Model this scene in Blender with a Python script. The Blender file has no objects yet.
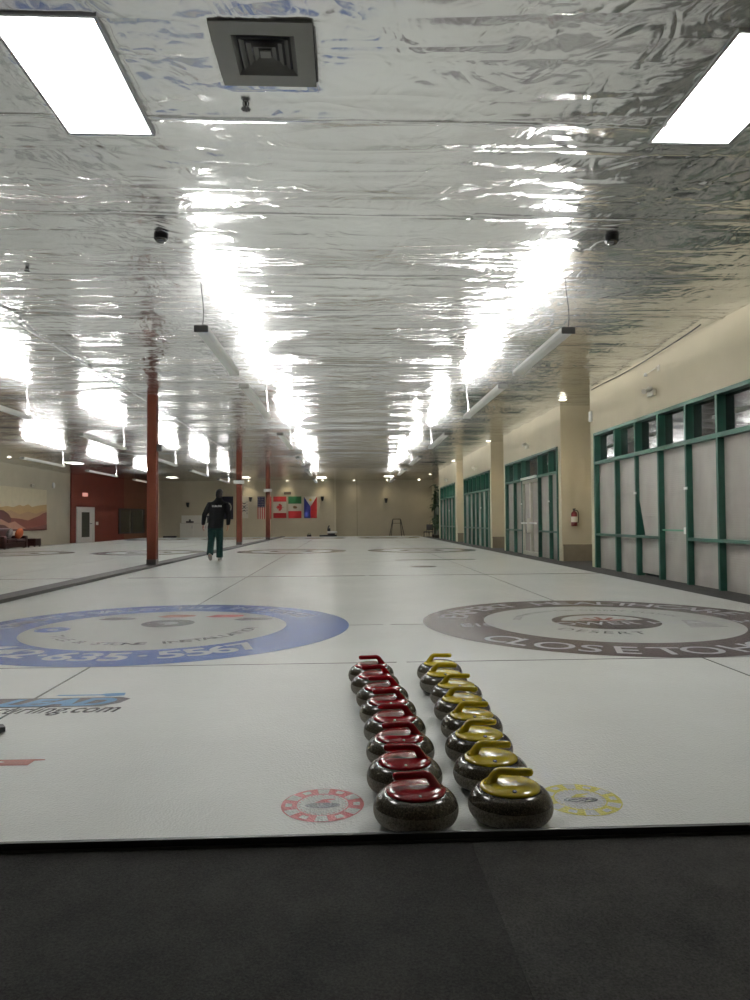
import bpy, bmesh, math, random
import numpy as np
from mathutils import Vector, Matrix
random.seed(7)
C = bpy.context.scene.collection
PI = math.pi
SC = bpy.context.scene

# ------------------------------------------------------------------ helpers
class MB:
    """collects shapes, then links them as ONE mesh object"""
    def __init__(s): s.bm = bmesh.new(); s.mi = 0
    def _f(s, vs):
        try:
            f = s.bm.faces.new(vs); f.material_index = s.mi; return f
        except ValueError: return None
    def box(s, x0, y0, z0, x1, y1, z1, M=None, bev=0):
        P = [(x0,y0,z0),(x1,y0,z0),(x1,y1,z0),(x0,y1,z0),(x0,y0,z1),(x1,y0,z1),(x1,y1,z1),(x0,y1,z1)]
        if M is not None: P = [M @ Vector(p) for p in P]
        v = [s.bm.verts.new(p) for p in P]
        fs = [s._f([v[i] for i in q]) for q in ((0,3,2,1),(4,5,6,7),(0,1,5,4),(1,2,6,5),(2,3,7,6),(3,0,4,7))]
        if bev:
            es = list({e for f in fs for e in f.edges})
            r = bmesh.ops.bevel(s.bm, geom=es, offset=bev, segments=2, affect='EDGES', profile=.6)
            for f in r['faces']: f.material_index = s.mi
        return s
    def prism(s, pts, z0, z1, M=None):
        A = [Vector((x,y,z0)) for x,y in pts]; B = [Vector((x,y,z1)) for x,y in pts]
        if M is not None: A = [M @ p for p in A]; B = [M @ p for p in B]
        a = [s.bm.verts.new(p) for p in A]; b = [s.bm.verts.new(p) for p in B]; n = len(pts)
        s._f(a[::-1]); s._f(b)
        for i in range(n): s._f([a[i], a[(i+1)%n], b[(i+1)%n], b[i]])
        return s
    def loft(s, rings, cap=True, closed=True):
        R = [[s.bm.verts.new(p) for p in r] for r in rings]
        for a, b in zip(R, R[1:]):
            n = len(a)
            for i in range(n if closed else n-1): s._f([a[i], a[(i+1)%n], b[(i+1)%n], b[i]])
        if cap: s._f(R[0][::-1]); s._f(R[-1])
        return s
    def tube(s, path, r, n=10, flat=1.0):
        P = [Vector(p) for p in path]; rr = r if hasattr(r, '__len__') else [r]*len(P)
        rings = []; up = Vector((0,0,1)); prevx = None
        for i, p in enumerate(P):
            d = (P[min(i+1,len(P)-1)] - P[max(i-1,0)]).normalized()
            if prevx is None:
                x = d.cross(up)
                if x.length < .05: x = d.cross(Vector((0,1,0)))
            else: x = prevx - d*prevx.dot(d)
            x.normalize(); y = d.cross(x); prevx = x
            rings.append([p + x*math.cos(2*PI*k/n)*rr[i] + y*math.sin(2*PI*k/n)*rr[i]*flat for k in range(n)])
        return s.loft(rings)
    def lathe(s, prof, n=32, M=None):
        M = M or Matrix()
        R = []
        for r, z in prof:
            if r < 1e-6: R.append([s.bm.verts.new(M @ Vector((0,0,z)))])
            else: R.append([s.bm.verts.new(M @ Vector((r*math.cos(2*PI*k/n), r*math.sin(2*PI*k/n), z))) for k in range(n)])
        for a, b in zip(R, R[1:]):
            for i in range(n):
                j = (i+1) % n
                if len(a) == 1 and len(b) == 1: continue
                if len(a) == 1: s._f([a[0], b[j], b[i]])
                elif len(b) == 1: s._f([a[i], a[j], b[0]])
                else: s._f([a[i], a[j], b[j], b[i]])
        return s
    def ring(s, cx, cy, r0, r1, z, n=96, a0=0, a1=2*PI, th=0):
        full = abs(a1-a0-2*PI) < 1e-6; m = n if full else n+1
        A = [a0+(a1-a0)*k/n for k in range(m)]
        o = [s.bm.verts.new((cx+r1*math.cos(a), cy+r1*math.sin(a), z)) for a in A]
        if r0 <= 0:
            if not full: o.append(s.bm.verts.new((cx,cy,z)))
            s._f(o); return s
        i_ = [s.bm.verts.new((cx+r0*math.cos(a), cy+r0*math.sin(a), z)) for a in A]
        for k in range(n):
            j = (k+1) % m
            s._f([i_[k], o[k], o[j], i_[j]])
        return s
    def quad(s, P): s._f([s.bm.verts.new(p) for p in P]); return s
    def sphere(s, c, r, u=20, v=12):
        m = Matrix.Translation(c) @ Matrix.Diagonal((r[0], r[1], r[2], 1)) if hasattr(r,'__len__') else Matrix.Translation(c) @ Matrix.Scale(r,4)
        res = bmesh.ops.create_uvsphere(s.bm, u_segments=u, v_segments=v, radius=1, matrix=m)
        for vv in res['verts']:
            for f in vv.link_faces: f.material_index = s.mi
        return s
    def build(s, name, mat, parent=None, smooth=False, angle=None):
        me = bpy.data.meshes.new(name)
        bmesh.ops.recalc_face_normals(s.bm, faces=s.bm.faces)
        if smooth:
            for f in s.bm.faces: f.smooth = True
            if angle:
                for e in s.bm.edges:
                    if len(e.link_faces) == 2 and e.calc_face_angle(0) > angle: e.smooth = False
        s.bm.to_mesh(me); s.bm.free()
        for m in (mat if isinstance(mat, (list,tuple)) else [mat]): me.materials.append(m)
        o = bpy.data.objects.new(name, me); C.objects.link(o)
        if parent: o.parent = parent
        return o

def tag(o, label, cat, group=None):
    o['label'] = label; o['category'] = cat
    if group: o['group'] = group
    return o
def thing(name, label, cat, loc=(0,0,0), rz=0, group=None):
    o = bpy.data.objects.new(name, None); C.objects.link(o)
    o.location = loc; o.rotation_euler = (0,0,rz); o.empty_display_size = .1
    return tag(o, label, cat, group)
def struct(o): o['kind'] = 'structure'; return o
KIDS = {}
def copy_tree(o, parent=None):
    c = o.copy(); C.objects.link(c)
    if parent: c.parent = parent
    for ch in [k for k in SC.objects if k.parent == o]: copy_tree(ch, c)
    return c

# ------------------------------------------------------------------ materials
def L(r, g, b):
    f = lambda c: (c/255/12.92) if c/255 <= .04045 else ((c/255+.055)/1.055)**2.4
    return (f(r), f(g), f(b), 1)
class NT:
    def __init__(s, name):
        s.m = bpy.data.materials.new(name); s.m.use_nodes = True; s.t = s.m.node_tree
        s.b = s.t.nodes['Principled BSDF']
    def n(s, typ, **kw):
        x = s.t.nodes.new(typ)
        for k, v in kw.items():
            if k in x.inputs.keys() if not hasattr(x, k) else False: x.inputs[k].default_value = v
            else: setattr(x, k, v)
        return x
    def l(s, a, b): s.t.links.new(a, b)
    def math(s, op, a, b=None, clamp=False):
        x = s.t.nodes.new('ShaderNodeMath'); x.operation = op; x.use_clamp = clamp
        for i, v in enumerate((a, b)):
            if v is None: continue
            if isinstance(v, (int, float)): x.inputs[i].default_value = v
            else: s.l(v, x.inputs[i])
        return x.outputs[0]
    def noise(s, vec, scale, detail=3, rough=.55, dist=0):
        x = s.t.nodes.new('ShaderNodeTexNoise'); x.inputs['Scale'].default_value = scale
        x.inputs['Detail'].default_value = detail; x.inputs['Roughness'].default_value = rough
        x.inputs['Distortion'].default_value = dist
        if vec is not None: s.l(vec, x.inputs['Vector'])
        return x.outputs[0]
    def mapped(s, scale=(1,1,1), rot=(0,0,0), src='Object'):
        tc = s.t.nodes.new('ShaderNodeTexCoord'); mp = s.t.nodes.new('ShaderNodeMapping')
        mp.inputs['Scale'].default_value = scale; mp.inputs['Rotation'].default_value = rot
        s.l(tc.outputs[src], mp.inputs[0]); return mp.outputs[0]
    def ramp(s, fac, stops):
        x = s.t.nodes.new('ShaderNodeValToRGB'); e = x.color_ramp.elements
        while len(e) < len(stops): e.new(.5)
        for q, (p, c) in zip(e, stops): q.position = p; q.color = c
        s.l(fac, x.inputs[0]); return x.outputs[0]
    def bump(s, h, dist, strength=1, normal=None):
        x = s.t.nodes.new('ShaderNodeBump'); x.inputs['Distance'].default_value = dist; x.inputs['Strength'].default_value = strength
        s.l(h, x.inputs['Height'])
        if normal is not None: s.l(normal, x.inputs['Normal'])
        s.l(x.outputs[0], s.b.inputs['Normal']); return x.outputs[0]
    def set(s, **kw):
        for k, v in kw.items(): s.b.inputs[k.replace('_',' ')].default_value = v
        return s
def plain(name, col, rough=.5, metal=0, var=.12, scale=8, bump=0, spec=.5, **kw):
    t = NT(name); t.set(Roughness=rough, Metallic=metal)
    t.b.inputs['Specular IOR Level'].default_value = spec
    v = t.noise(t.mapped(), scale, 4)
    k = lambda f: tuple(min(1, c*f) for c in col[:3])+(1,)
    t.l(t.ramp(v, [(.3, k(1-var)), (.7, k(1+var))]), t.b.inputs['Base Color'])
    if bump: t.bump(t.noise(t.mapped(), scale*6, 3), bump)
    for a, b in kw.items(): t.b.inputs[a.replace('_',' ')].default_value = b
    return t.m
def emit(name, col, strength):
    t = NT(name); t.set(Base_Color=(.8,.8,.8,1)); t.b.inputs['Emission Color'].default_value = col
    t.b.inputs['Emission Strength'].default_value = strength; return t.m

PEB = {}
def ice(name, col, k=0):
    """pebbled ice; prints frozen in it share the same glossy pebbled skin"""
    t = NT(name)
    t.set(Roughness=.17, IOR=1.33)
    v = t.noise(t.mapped(), .7, 4, .6)
    f = lambda m: tuple(c*m for c in col[:3])+(1,)
    t.l(t.ramp(v, [(.3, f(.94)), (.7, f(1.04))]), t.b.inputs['Base Color'])
    vo = t.n('ShaderNodeTexVoronoi'); vo.inputs['Scale'].default_value = 115
    t.l(t.mapped(), vo.inputs['Vector'])
    h = t.math('SUBTRACT', .5, vo.outputs['Distance'])
    h2 = t.noise(t.mapped(), 14, 2)
    n1 = t.bump(h2, .003, .2)
    t.bump(h, .0020, .7, n1)
    return t.m

M = {}
M['ice'] = ice('pebbled_ice', (.81,.83,.80,1))
M['p_blue'] = ice('blue_ice_print', L(78,106,168))
M['p_brown'] = ice('plum_ice_print', L(92,80,84))
M['p_white'] = ice('white_ice_print', (.62,.64,.61,1))
M['p_pale'] = ice('pale_letter_print', L(204,206,210))
M['p_grey'] = ice('grey_ice_print', L(112,114,120))
M['p_dark'] = ice('dark_ice_print', L(70,72,78))
M['p_line'] = ice('ice_line_print', L(105,108,108))
M['p_red'] = ice('red_ice_print', L(194,108,112))
M['p_redf'] = ice('faded_red_print', L(176,112,104))
M['p_yel'] = ice('yellow_ice_print', L(206,200,104))
M['p_sky'] = ice('light_blue_print', L(120,165,205))

def foil():
    t = NT('wrinkled_foil')
    t.set(Metallic=.97, Roughness=.18)
    a = t.mapped((.6,1.25,1)); b = t.mapped((1,1,1)); c = t.mapped((.30,2.4,1), (0,0,.05)); d = t.mapped((1.0,.55,1), (0,0,.7))
    def crease(vec, sc, det, dist):
        n = t.noise(vec, sc, det, .45, dist)
        return t.math('ABSOLUTE', t.math('SUBTRACT', n, .5))
    c1 = crease(a, .95, 2, .8); c2 = crease(b, 2.4, 2, 1.3); c3 = crease(c, 1.5, 1, .4); c4 = crease(d, 1.3, 2, 1.0)
    fine = t.noise(b, 12, 2, .5, .8)
    h = t.math('ADD', t.math('MULTIPLY', c1, .55), t.math('MULTIPLY', c2, .22))
    h = t.math('ADD', h, t.math('MULTIPLY', c3, .38))
    h = t.math('ADD', h, t.math('MULTIPLY', c4, .30))
    h = t.math('ADD', h, t.math('MULTIPLY', fine, .012))
    sep = t.n('ShaderNodeSeparateXYZ'); t.l(b, sep.inputs[0])
    wob = t.math('MULTIPLY', t.noise(b, .8, 2), .10)
    yy = t.math('ADD', t.math('DIVIDE', t.math('SUBTRACT', t.math('ADD', sep.outputs[1], wob), 1.80), 1.65), 40.0)
    fr = t.math('ABSOLUTE', t.math('SUBTRACT', t.math('FRACT', t.math('ADD', yy, .5)), .5))
    sm = t.math('POWER', 2.718, t.math('MULTIPLY', t.math('POWER', t.math('DIVIDE', fr, .012), 2.0), -1.0))
    h = t.math('SUBTRACT', h, t.math('MULTIPLY', sm, .07))
    t.bump(h, .20, .52)
    v = t.noise(b, .5, 3)
    t.l(t.ramp(v, [(.3,(.72,.725,.72,1)),(.7,(.82,.825,.82,1))]), t.b.inputs['Base Color'])
    return t.m
M['foil'] = foil()
M['cream'] = plain('cream_wall_paint', L(192,182,157), .6, var=.04, scale=1.3, bump=.0008)
M['creamg'] = plain('dim_lit_cream_wall_paint', L(178,170,150), .6, var=.04, scale=1.3)  # left wall: cream darkened and greyed, its weaker light put into the colour
M['cream2'] = plain('cream_trim_paint', L(212,204,180), .5, var=.03, scale=2)
M['taupe'] = plain('taupe_skirting', L(120,110,92), .55, var=.06)
M['redwall'] = plain('dark_red_wall_paint', L(104,44,30), .6, var=.06, scale=2)
M['brownwall'] = plain('brown_wall_paint', L(112,72,50), .6, var=.05, scale=2)
M['lowfloor'] = plain('dark_store_floor', L(40,38,36), .5, var=.15, scale=3)
M['green'] = plain('green_frame_paint', L(28,74,60), .42, var=.08, scale=5)
M['palegreen'] = plain('pale_green_bar', L(84,138,112), .4, var=.06)
M['post'] = plain('rust_brown_steel', L(78,39,27), .7, var=.08, scale=3, spec=.1)
M['rail'] = plain('charcoal_divider_foam', L(58,56,54), .8, var=.12, scale=10)
M['black'] = plain('black_plastic', (.012,.012,.012,1), .4, var=.2)
M['blackm'] = plain('black_metal', (.02,.02,.02,1), .3, metal=.4, var=.2)
M['white'] = plain('white_enamel', L(222,222,218), .35, var=.03)
M['offwhite'] = plain('offwhite_plastic', L(206,202,190), .45, var=.04)
M['greyp'] = plain('grey_vent_paint', L(122,122,116), .5, var=.04)
M['greym'] = plain('mid_vent_paint', L(98,98,94), .6, var=.05)
M['greyd'] = plain('dark_vent_paint', L(70,70,66), .5, var=.05)
M['alum'] = plain('brushed_aluminium', L(170,170,170), .35, metal=.9, var=.06)
M['steel'] = plain('silver_door_frame', L(196,194,180), .35, metal=.2, var=.06)
M['wire'] = plain('white_cable', L(225,225,222), .5, var=.03)
M['wired'] = plain('dark_cable', L(44,42,40), .5, var=.1)
def film():
    t = NT('frosted_window_film'); t.set(Roughness=.27, IOR=1.7)
    v = t.noise(t.mapped((1,1,.5)), 1.6, 3)
    t.l(t.ramp(v, [(.3, L(168,162,156)), (.7, L(190,184,178))]), t.b.inputs['Base Color'])
    w = t.n('ShaderNodeTexWave'); w.bands_direction = 'Z'; w.inputs['Scale'].default_value = 9; w.inputs['Distortion'].default_value = .6
    t.l(t.mapped(), w.inputs['Vector'])
    n1 = t.bump(t.noise(t.mapped((1,1,.35)), 2.5, 2), .03, .4)
    t.bump(w.outputs[0], .002, .4, n1)
    return t.m
M['film'] = film()
def glass():
    t = NT('dark_night_glass'); t.set(Roughness=.03, IOR=2.6, Base_Color=(.012,.014,.014,1)); 
    t.bump(t.noise(t.mapped(), 1.2, 1), .01, .3); return t.m
M['glass'] = glass()
def carpet(name='black_rubber_carpet', k=1.0):
    t = NT(name); t.set(Roughness=.85)
    t.b.inputs['Specular IOR Level'].default_value = .25
    n = t.noise(t.mapped(), 150, 4, .8); n2 = t.noise(t.mapped(), 5, 4, .6)
    mx = t.math('ADD', t.math('MULTIPLY', n, .7), t.math('MULTIPLY', n2, .3))
    t.l(t.ramp(mx, [(.36, (.010*k,.0097*k,.009*k,1)), (.66, (.054*k,.052*k,.048*k,1))]), t.b.inputs['Base Color'])
    t.bump(n, .006, .8); return t.m
M['carpet'] = carpet(); M['carpet2'] = carpet('lighter_rubber_carpet', 1.45)  # second carpet: same pattern in a lighter tone, for the right mat
def granite():
    t = NT('speckled_granite'); t.set(Roughness=.14, IOR=1.5)
    n = t.noise(t.mapped(), 140, 3, .75); n2 = t.noise(t.mapped(), 420, 1, .5)
    mx = t.math('ADD', t.math('MULTIPLY', n, .65), t.math('MULTIPLY', n2, .35))
    t.l(t.ramp(mx, [(.36, L(36,33,26)), (.5, L(66,61,50)), (.60, L(98,92,78)), (.7, L(150,142,124))]), t.b.inputs['Base Color'])
    return t.m
M['granite'] = granite()
def band():
    t = NT('matt_striking_band'); t.set(Roughness=.6)
    n = t.noise(t.mapped(), 160, 3, .7)
    t.l(t.ramp(n, [(.35, L(92,89,80)), (.65, L(156,151,138))]), t.b.inputs['Base Color']); return t.m
M['band'] = band()
M['red'] = plain('glossy_red_plastic', L(142,11,23), .16, var=.04, Coat_Weight=.4, Coat_Roughness=.05)
M['yellow'] = plain('glossy_yellow_plastic', L(196,174,22), .18, var=.04, Coat_Weight=.4, Coat_Roughness=.05)
M['lamp'] = emit('strip_lamp_glow', (1,.99,.965,1), 118)
M['panel'] = emit('light_panel_glow', (1,.99,.97,1), 15)
M['panelfar'] = emit('far_panel_glow', (1,.96,.88,1), 6)
M['spot'] = emit('downlight_glow', (1,.90,.72,1), 22)
M['exit'] = emit('exit_sign_glow', (1,.34,.28,1), .5)
M['skin'] = plain('skin', L(176,128,100), .5, var=.05, Subsurface_Weight=.1)
M['hair'] = plain('dark_brown_hair', L(20,15,12), .7, var=.25, scale=60, spec=.2)
M['jacket'] = plain('black_jacket_cloth', L(9,9,11), .9, var=.2, scale=20, bump=.002, spec=.2)
M['trousers'] = plain('dark_green_trousers', L(11,40,36), .9, var=.12, scale=20, bump=.002, spec=.2)
M['shoe'] = plain('dark_shoe_upper', L(40,38,38), .6)
M['sole'] = plain('white_shoe_sole', L(138,134,128), .7)

# ------------------------------------------------------------------ dimensions
H = 3.935            # ceiling height above the ice
FL = -0.20           # store floor below the ice slab
WX = 5.52            # right wall
LX = -16.4           # left wall
FY = 51.0            # far wall
XR, XL_ = 2.595, -1.797
SHEETS = [2.595, -1.797, -6.55, -10.94]
TEE, TEE2 = 6.9, 41.6
ICE0, ICE1, ICEL, ICER = 2.229, 46.2, -13.1, 4.75

# ------------------------------------------------------------------ setting
HOLES = [(-2.02,4.06,-1.45,5.26),(2.40,4.06,2.97,5.26),(-.77,4.06,-.19,4.65)]
def grid_ceiling():
    xs = np.concatenate([np.arange(LX-.6, -4, .12), np.arange(-4, 5, .05), np.arange(5, 6.6, .1)]); ya = np.concatenate([np.arange(-4.1, 3.4, .15), np.arange(3.4, 8, .05), np.arange(8, 18, .09)]); yb = np.arange(18, FY+.8, .2)
    ys = np.concatenate([ya, yb]); X, Y = np.meshgrid(xs, ys)
    ph = (Y-1.75)/1.65
    seam = np.abs(ph-np.round(ph))*1.65                       # distance to the nearest seam of the foil sheets
    rng = np.random.RandomState(3)
    z = np.full_like(X, H)
    z += -.018*np.exp(-(seam/.05)**2)*(1+.5*np.sin(X*2.1+np.round(ph)*1.7)) + .012*np.cos(ph*2*PI)
    for k in range(14):                                       # broad sagging folds
        a, b = rng.uniform(-1.2,1.2), rng.uniform(1.5,5.5); p = rng.uniform(0,6.28)
        z += .0032*np.sin(a*X+b*Y+p)
    # creases that fan out from the fixing pins
    for k in range(90):
        px, py = rng.uniform(-9,5), 1.75+.55*round(rng.uniform(0,26))
        m = (np.abs(X-px)<.8)&(np.abs(Y-py)<.8)
        dx, dy = X[m]-px, Y[m]-py; r = np.hypot(dx,dy)+1e-3; th = np.arctan2(dy,dx)
        z[m] += .016*np.exp(-(r/.32)**2)*(.6+.5*np.cos(7*th+k)) 
    z = np.minimum(z, H+.03)
    for (x0,y0,x1,y1) in HOLES:                               # the foil tucks up round panels and vent
        m = (X>x0)&(X<x1)&(Y>y0)&(Y<y1); z[m] = H+.05
        e = .11; m2 = (X>x0-e)&(X<x1+e)&(Y>y0-e)&(Y<y1+e)&~m; z[m2] = H-.004+.25*(z[m2]-H)
    ny, nx = X.shape
    V = np.stack([X,Y,z],-1).reshape(-1,3)
    i = np.arange(ny*nx).reshape(ny,nx)
    F = np.stack([i[:-1,:-1], i[1:,:-1], i[1:,1:], i[:-1,1:]],-1).reshape(-1,4)
    me = bpy.data.meshes.new('ceiling'); me.from_pydata(V.tolist(), [], F.tolist())
    me.polygons.foreach_set('use_smooth', [True]*len(F)); me.materials.append(M['foil'])
    o = bpy.data.objects.new('ceiling', me); C.objects.link(o); return struct(o)
grid_ceiling()
struct(MB().box(LX-.8,-4.2,H+.15, 7.2,FY+.8,H+.3).build('ceiling_deck', M['greyd']))

floor = struct(MB().box(ICEL,ICE0,FL+.002, ICER,ICE1,0).build('floor', M['ice']))
struct(MB().box(LX-.3,ICE0-.05,FL-.1, 7.0,FY+.6,FL).build('floor_store', M['lowfloor']))
struct(MB().box(LX-.3,-4.1,FL-.1, 7.0,ICE0-.05,-.046).build('floor_walkway', M['carpet']))
struct(MB().box(ICER+.003,ICE0-.04,FL+.002, WX+.9,ICE1,-.05).build('floor_right', M['carpet']))

# right wall: blocks with window openings, recessed niches between
BL = [(-4.0,15.58),(17.77,24.28),(26.4,32.7),(34.65,41.2)]
WIN = [(8.15,15.32),(18.02,23.95),(26.63,32.42),(35.1,40.45)]
ZT, ZB = 2.90, -.056
wr = MB()
for (a,b),(c,d) in zip(BL,WIN):
    wr.box(WX,a,ZT,WX+.22,b,H+.1)
    wr.box(WX,a,FL,WX+.22,c,ZT); wr.box(WX,d,FL,WX+.22,b,ZT)
    wr.box(WX,c,FL,WX+.22,d,ZB)
    wr.box(WX+.22,b-.2,FL,6.45,b,H+.1)
    if a > 0: wr.box(WX+.22,a,FL,6.45,a+.2,H+.1)
wr.box(6.35,15.4,FL,6.55,17.95,H+.1).box(6.35,24.1,FL,6.55,26.6,H+.1).box(6.35,32.5,FL,6.55,34.85,H+.1).box(6.35,41.0,FL,6.55,FY+.2,H+.1)
struct(wr.build('wall_right', M['cream']))
for k,(a,) in enumerate([(17.77,),(26.4,),(34.65,)]):
    b = MB(); b.box(WX+.03,a-.03,-.05,6.35,a,.34); b.box(WX+.02,a-.045,.34,6.35,a,.375)
    o = struct(b.build('baseboard_right' if k == 0 else 'baseboard_right_%d' % (k+1), M['taupe']))
# far wall: bright middle part stands forward of the rest
wf = MB(); wf.box(-11.65,FY-.1,FL,-.76,FY+.3,H+.1)
struct(wf.build('wall_far', M['cream']))
wf = MB(); wf.box(-.76,FY+.25,FL,6.6,FY+.5,H+.1); wf.box(-14.9,FY+.25,FL,-11.65,FY+.5,H+.1)
struct(wf.build('wall_far_recess', M['cream']))
struct(MB().box(.86,FY+.235,FL,.885,FY+.25,H).build('trim_1', M['taupe']))
struct(MB().box(-.76,FY-.115,FL,-.66,FY+.25,H).build('trim_2', M['cream2']))
struct(MB().box(LX-.2,-4.1,FL,LX,43.0,H+.1).build('wall_left', M['creamg']))
struct(MB().box(LX-.2,-4.3,FL-.1,7,-4.05,H+.1).build('wall_back', M['cream']))
# angled red wall from left wall to far wall
RA, RB = Vector((LX,42.9,0)), Vector((-14.1,FY+.3,0))
rd = (RB-RA).normalized(); rlen = (RB-RA).length; rang = math.atan2(rd.y, rd.x)
MR = Matrix.Translation(RA) @ Matrix.Rotation(rang,4,'Z')      # local x along the wall, -y towards the room
rs = 5.6
struct(MB().box(0,0,FL,rs,.2,H+.1,MR).build('wall_red', M['redwall']))
struct(MB().box(rs,0,FL,rlen+.3,.2,H+.1,MR).build('wall_brown', M['brownwall']))
struct(MB().box(-.05,-.10,FL,.30,0,H,MR).build('trim_3', M['redwall']))

# windows in the right wall
def mullion(b, y, z0, z1, w=.055, d=.15): b.box(WX-.03,y-w/2,z0,WX+d,y+w/2,z1)
def window(n, y0, y1, mull, rail=.68, tran=2.24, door=None, single=None, loose=None):
    w = bpy.data.objects.new('window_%d' % n, None); C.objects.link(w); struct(w); w.location = (0,0,0)
    f = MB(); f.box(WX-.035,y0,ZT-.06,WX+.2,y1,ZT); f.box(WX-.035,y0,ZB,WX+.2,y0+.07,ZT); f.box(WX-.035,y1-.07,ZB,WX+.2,y1,ZT)
    f.box(WX-.035,y0,tran-.035,WX+.16,y1,tran+.035)
    f.build('window_frame', M['green'], w)
    ys = [y0]+list(mull)+[y1]
    for y in mull:
        b = MB(); mullion(b, y, ZB, ZT, d=.12); b.build('mullion', M['green'], w)
    for i,(a,b_) in enumerate(zip(ys, ys[1:])):
        g = MB(); g.box(WX+.105,a,tran,WX+.12,b_,ZT); g.build('upper_pane', M['glass'], w)
        isdoor = door is not None and i == door
        if loose == i:
            p = MB(); x = WX+.035; c = .03
            p.quad([(x,a+c,rail-.02),(x,b_-.26,rail+.02),(x,b_-c,1.35),(x,b_-c,tran-.04),(x-.02,a+c,tran-.04)])
            p.quad([(x+.004,a+c,rail-.02),(x+.004,b_-.26,rail+.02),(x+.004,b_-c,1.35),(x+.004,b_-c,tran-.04),(x-.016,a+c,tran-.04)])
            p.build('loose_film', M['film'], w)['label'] = 'frosted sheet with its far lower corner hanging loose'
            MB().box(WX+.15,a,ZB,WX+.165,b_,tran).build('lower_pane', M['glass'], w)
            MB().box(WX+.07,a,ZB+.06,WX+.08,b_,rail-.02).build('film_panel', M['film'], w)
        else:
            MB().box(WX+.07,a,ZB,WX+.08,b_,tran).build('film_panel', M['film'], w)
        if not isdoor and single != i:
            MB().box(WX-.03,a,rail-.025,WX+.1,b_,rail+.025).build('lower_rail', M['green'], w)
        if single == i:
            d = MB().box(WX+.02,a+.03,.80,WX+.075,b_-.03,.83).build('push_bar', M['palegreen'], w)
            MB().box(WX-.02,a+.05,.76,WX+.08,a+.13,.87, bev=.01).build('latch_box', M['white'], d)
        if isdoor:
            m_ = (a+b_)/2
            for s,(p,q) in enumerate(((a+.03,m_-.006),(m_+.006,b_-.03))):
                d = MB(); x0, x1 = WX-.01, WX+.06
                d.box(x0,p,ZB,x1,p+.06,tran-.04).box(x0,q-.06,ZB,x1,q,tran-.04).box(x0,p,tran-.12,x1,q,tran-.04).box(x0,p,ZB,x1,q,ZB+.12)
                d = d.build('door_leaf', M['steel'], w)
                MB().box(WX-.08,p+.05,.88,WX-.04,q-.05,.93, bev=.008).build('push_bar', M['white'], d)
                e = (m_-.12, m_-.06) if s == 0 else (m_+.06, m_+.12)
                MB().box(WX-.09,e[0],.62,WX-.01,e[1],1.05,bev=.01).build('door_handle', M['offwhite'], d)
            MB().box(WX-.09,a+.1,tran-.02,WX-.03,b_-.1,tran+.05,bev=.01).build('door_closer', M['white'], w)
    for y in mull[::2] if n < 3 else mull[1:2]:
        MB().box(WX-.045,y-.05,1.48,WX-.028,y+.05,1.52).build('tape_label', M['white'], w)
    return w
window(1, *WIN[0], [9.2,10.17,11.13,12.14,13.11,14.12], single=3, loose=4)
window(2, *WIN[1], [18.78,19.86,21.72,22.76], door=2)
window(3, *WIN[2], [27.4,28.3,29.29,30.2,31.19], tran=2.18)
window(4, *WIN[3], [35.85,36.9,37.97,39.1], tran=2.2)
w5 = bpy.data.objects.new('window_5', None); C.objects.link(w5); struct(w5)
f = MB()
for y in (44.6,45.6,46.6,47.6,48.6,49.7): f.box(6.27,y-.05,FL,6.34,y+.05,2.9)
for z in (FL,.66,2.2,2.84): f.box(6.275,44.6,z,6.34,49.7,z+.06)
f.build('window_frame', M['green'], w5); MB().box(6.32,44.6,FL,6.345,49.7,2.88).build('pane', M['film'], w5)

# door and inner window in the red / brown wall
def on_red(px): # distance along the red wall that shows at picture column px
    f,yaw = 705.305,.04257
    a = math.atan((px-375)/f)+yaw; d = Vector((math.sin(a), math.cos(a)))
    den = d.x*rd.y-d.y*rd.x
    t = (RA.x*rd.y-RA.y*rd.x)/den
    return (Vector((d.x*t, d.y*t))-RA.xy).dot(rd.xy)
s0, s1 = on_red(76.0), on_red(93.8)
dz = 1.98
d1 = bpy.data.objects.new('door_1', None); C.objects.link(d1); struct(d1)
wfr = (s1-s0)*.12
MB().box(s0,-.06,FL,s0+wfr,0,dz,MR).box(s1-wfr,-.06,FL,s1,0,dz,MR).box(s0,-.06,dz-.1,s1,0,dz,MR).build('door_frame', M['white'], d1)
lf = MB(); a, b = s0+wfr, s1-wfr; st = (b-a)*.2
lf.box(a,-.045,FL,a+st,-.005,dz-.1,MR).box(b-st,-.045,FL,b,-.005,dz-.1,MR).box(a,-.045,dz-.32,b,-.005,dz-.1,MR).box(a,-.045,FL,b,-.005,.12,MR)
lf = lf.build('door_leaf', M['white'], d1)
M['doorglass'] = plain('dim_door_glass', L(52,54,46), .12, var=.1)
MB().box(a+st,-.03,.12,b-st,-.015,dz-.32,MR).build('door_glass', M['doorglass'], d1)
MB().tube([MR @ Vector((b-.12,-.1,.95)), MR @ Vector((b-.30,-.1,.95))], .02).build('door_handle', M['blackm'], d1)
w0, w1 = on_red(118.2), on_red(144)
w6 = bpy.data.objects.new('window_6', None); C.objects.link(w6); struct(w6)
f = MB(); wm = on_red(131.3)
f.box(w0,-.05,1.85,w1,0,1.95,MR).box(w0,-.05,.25,w1,0,.35,MR)
for q in (w0, wm-.12, w1-.25): f.box(q,-.05,.25,q+.25,0,1.95,MR)
f.build('window_frame', M['black'], w6)
M['wallwin'] = plain('dim_window_glass', L(84,82,70), .15, var=.08)
MB().box(w0,-.02,.3,w1,-.01,1.9,MR).build('pane', M['wallwin'], w6)

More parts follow.
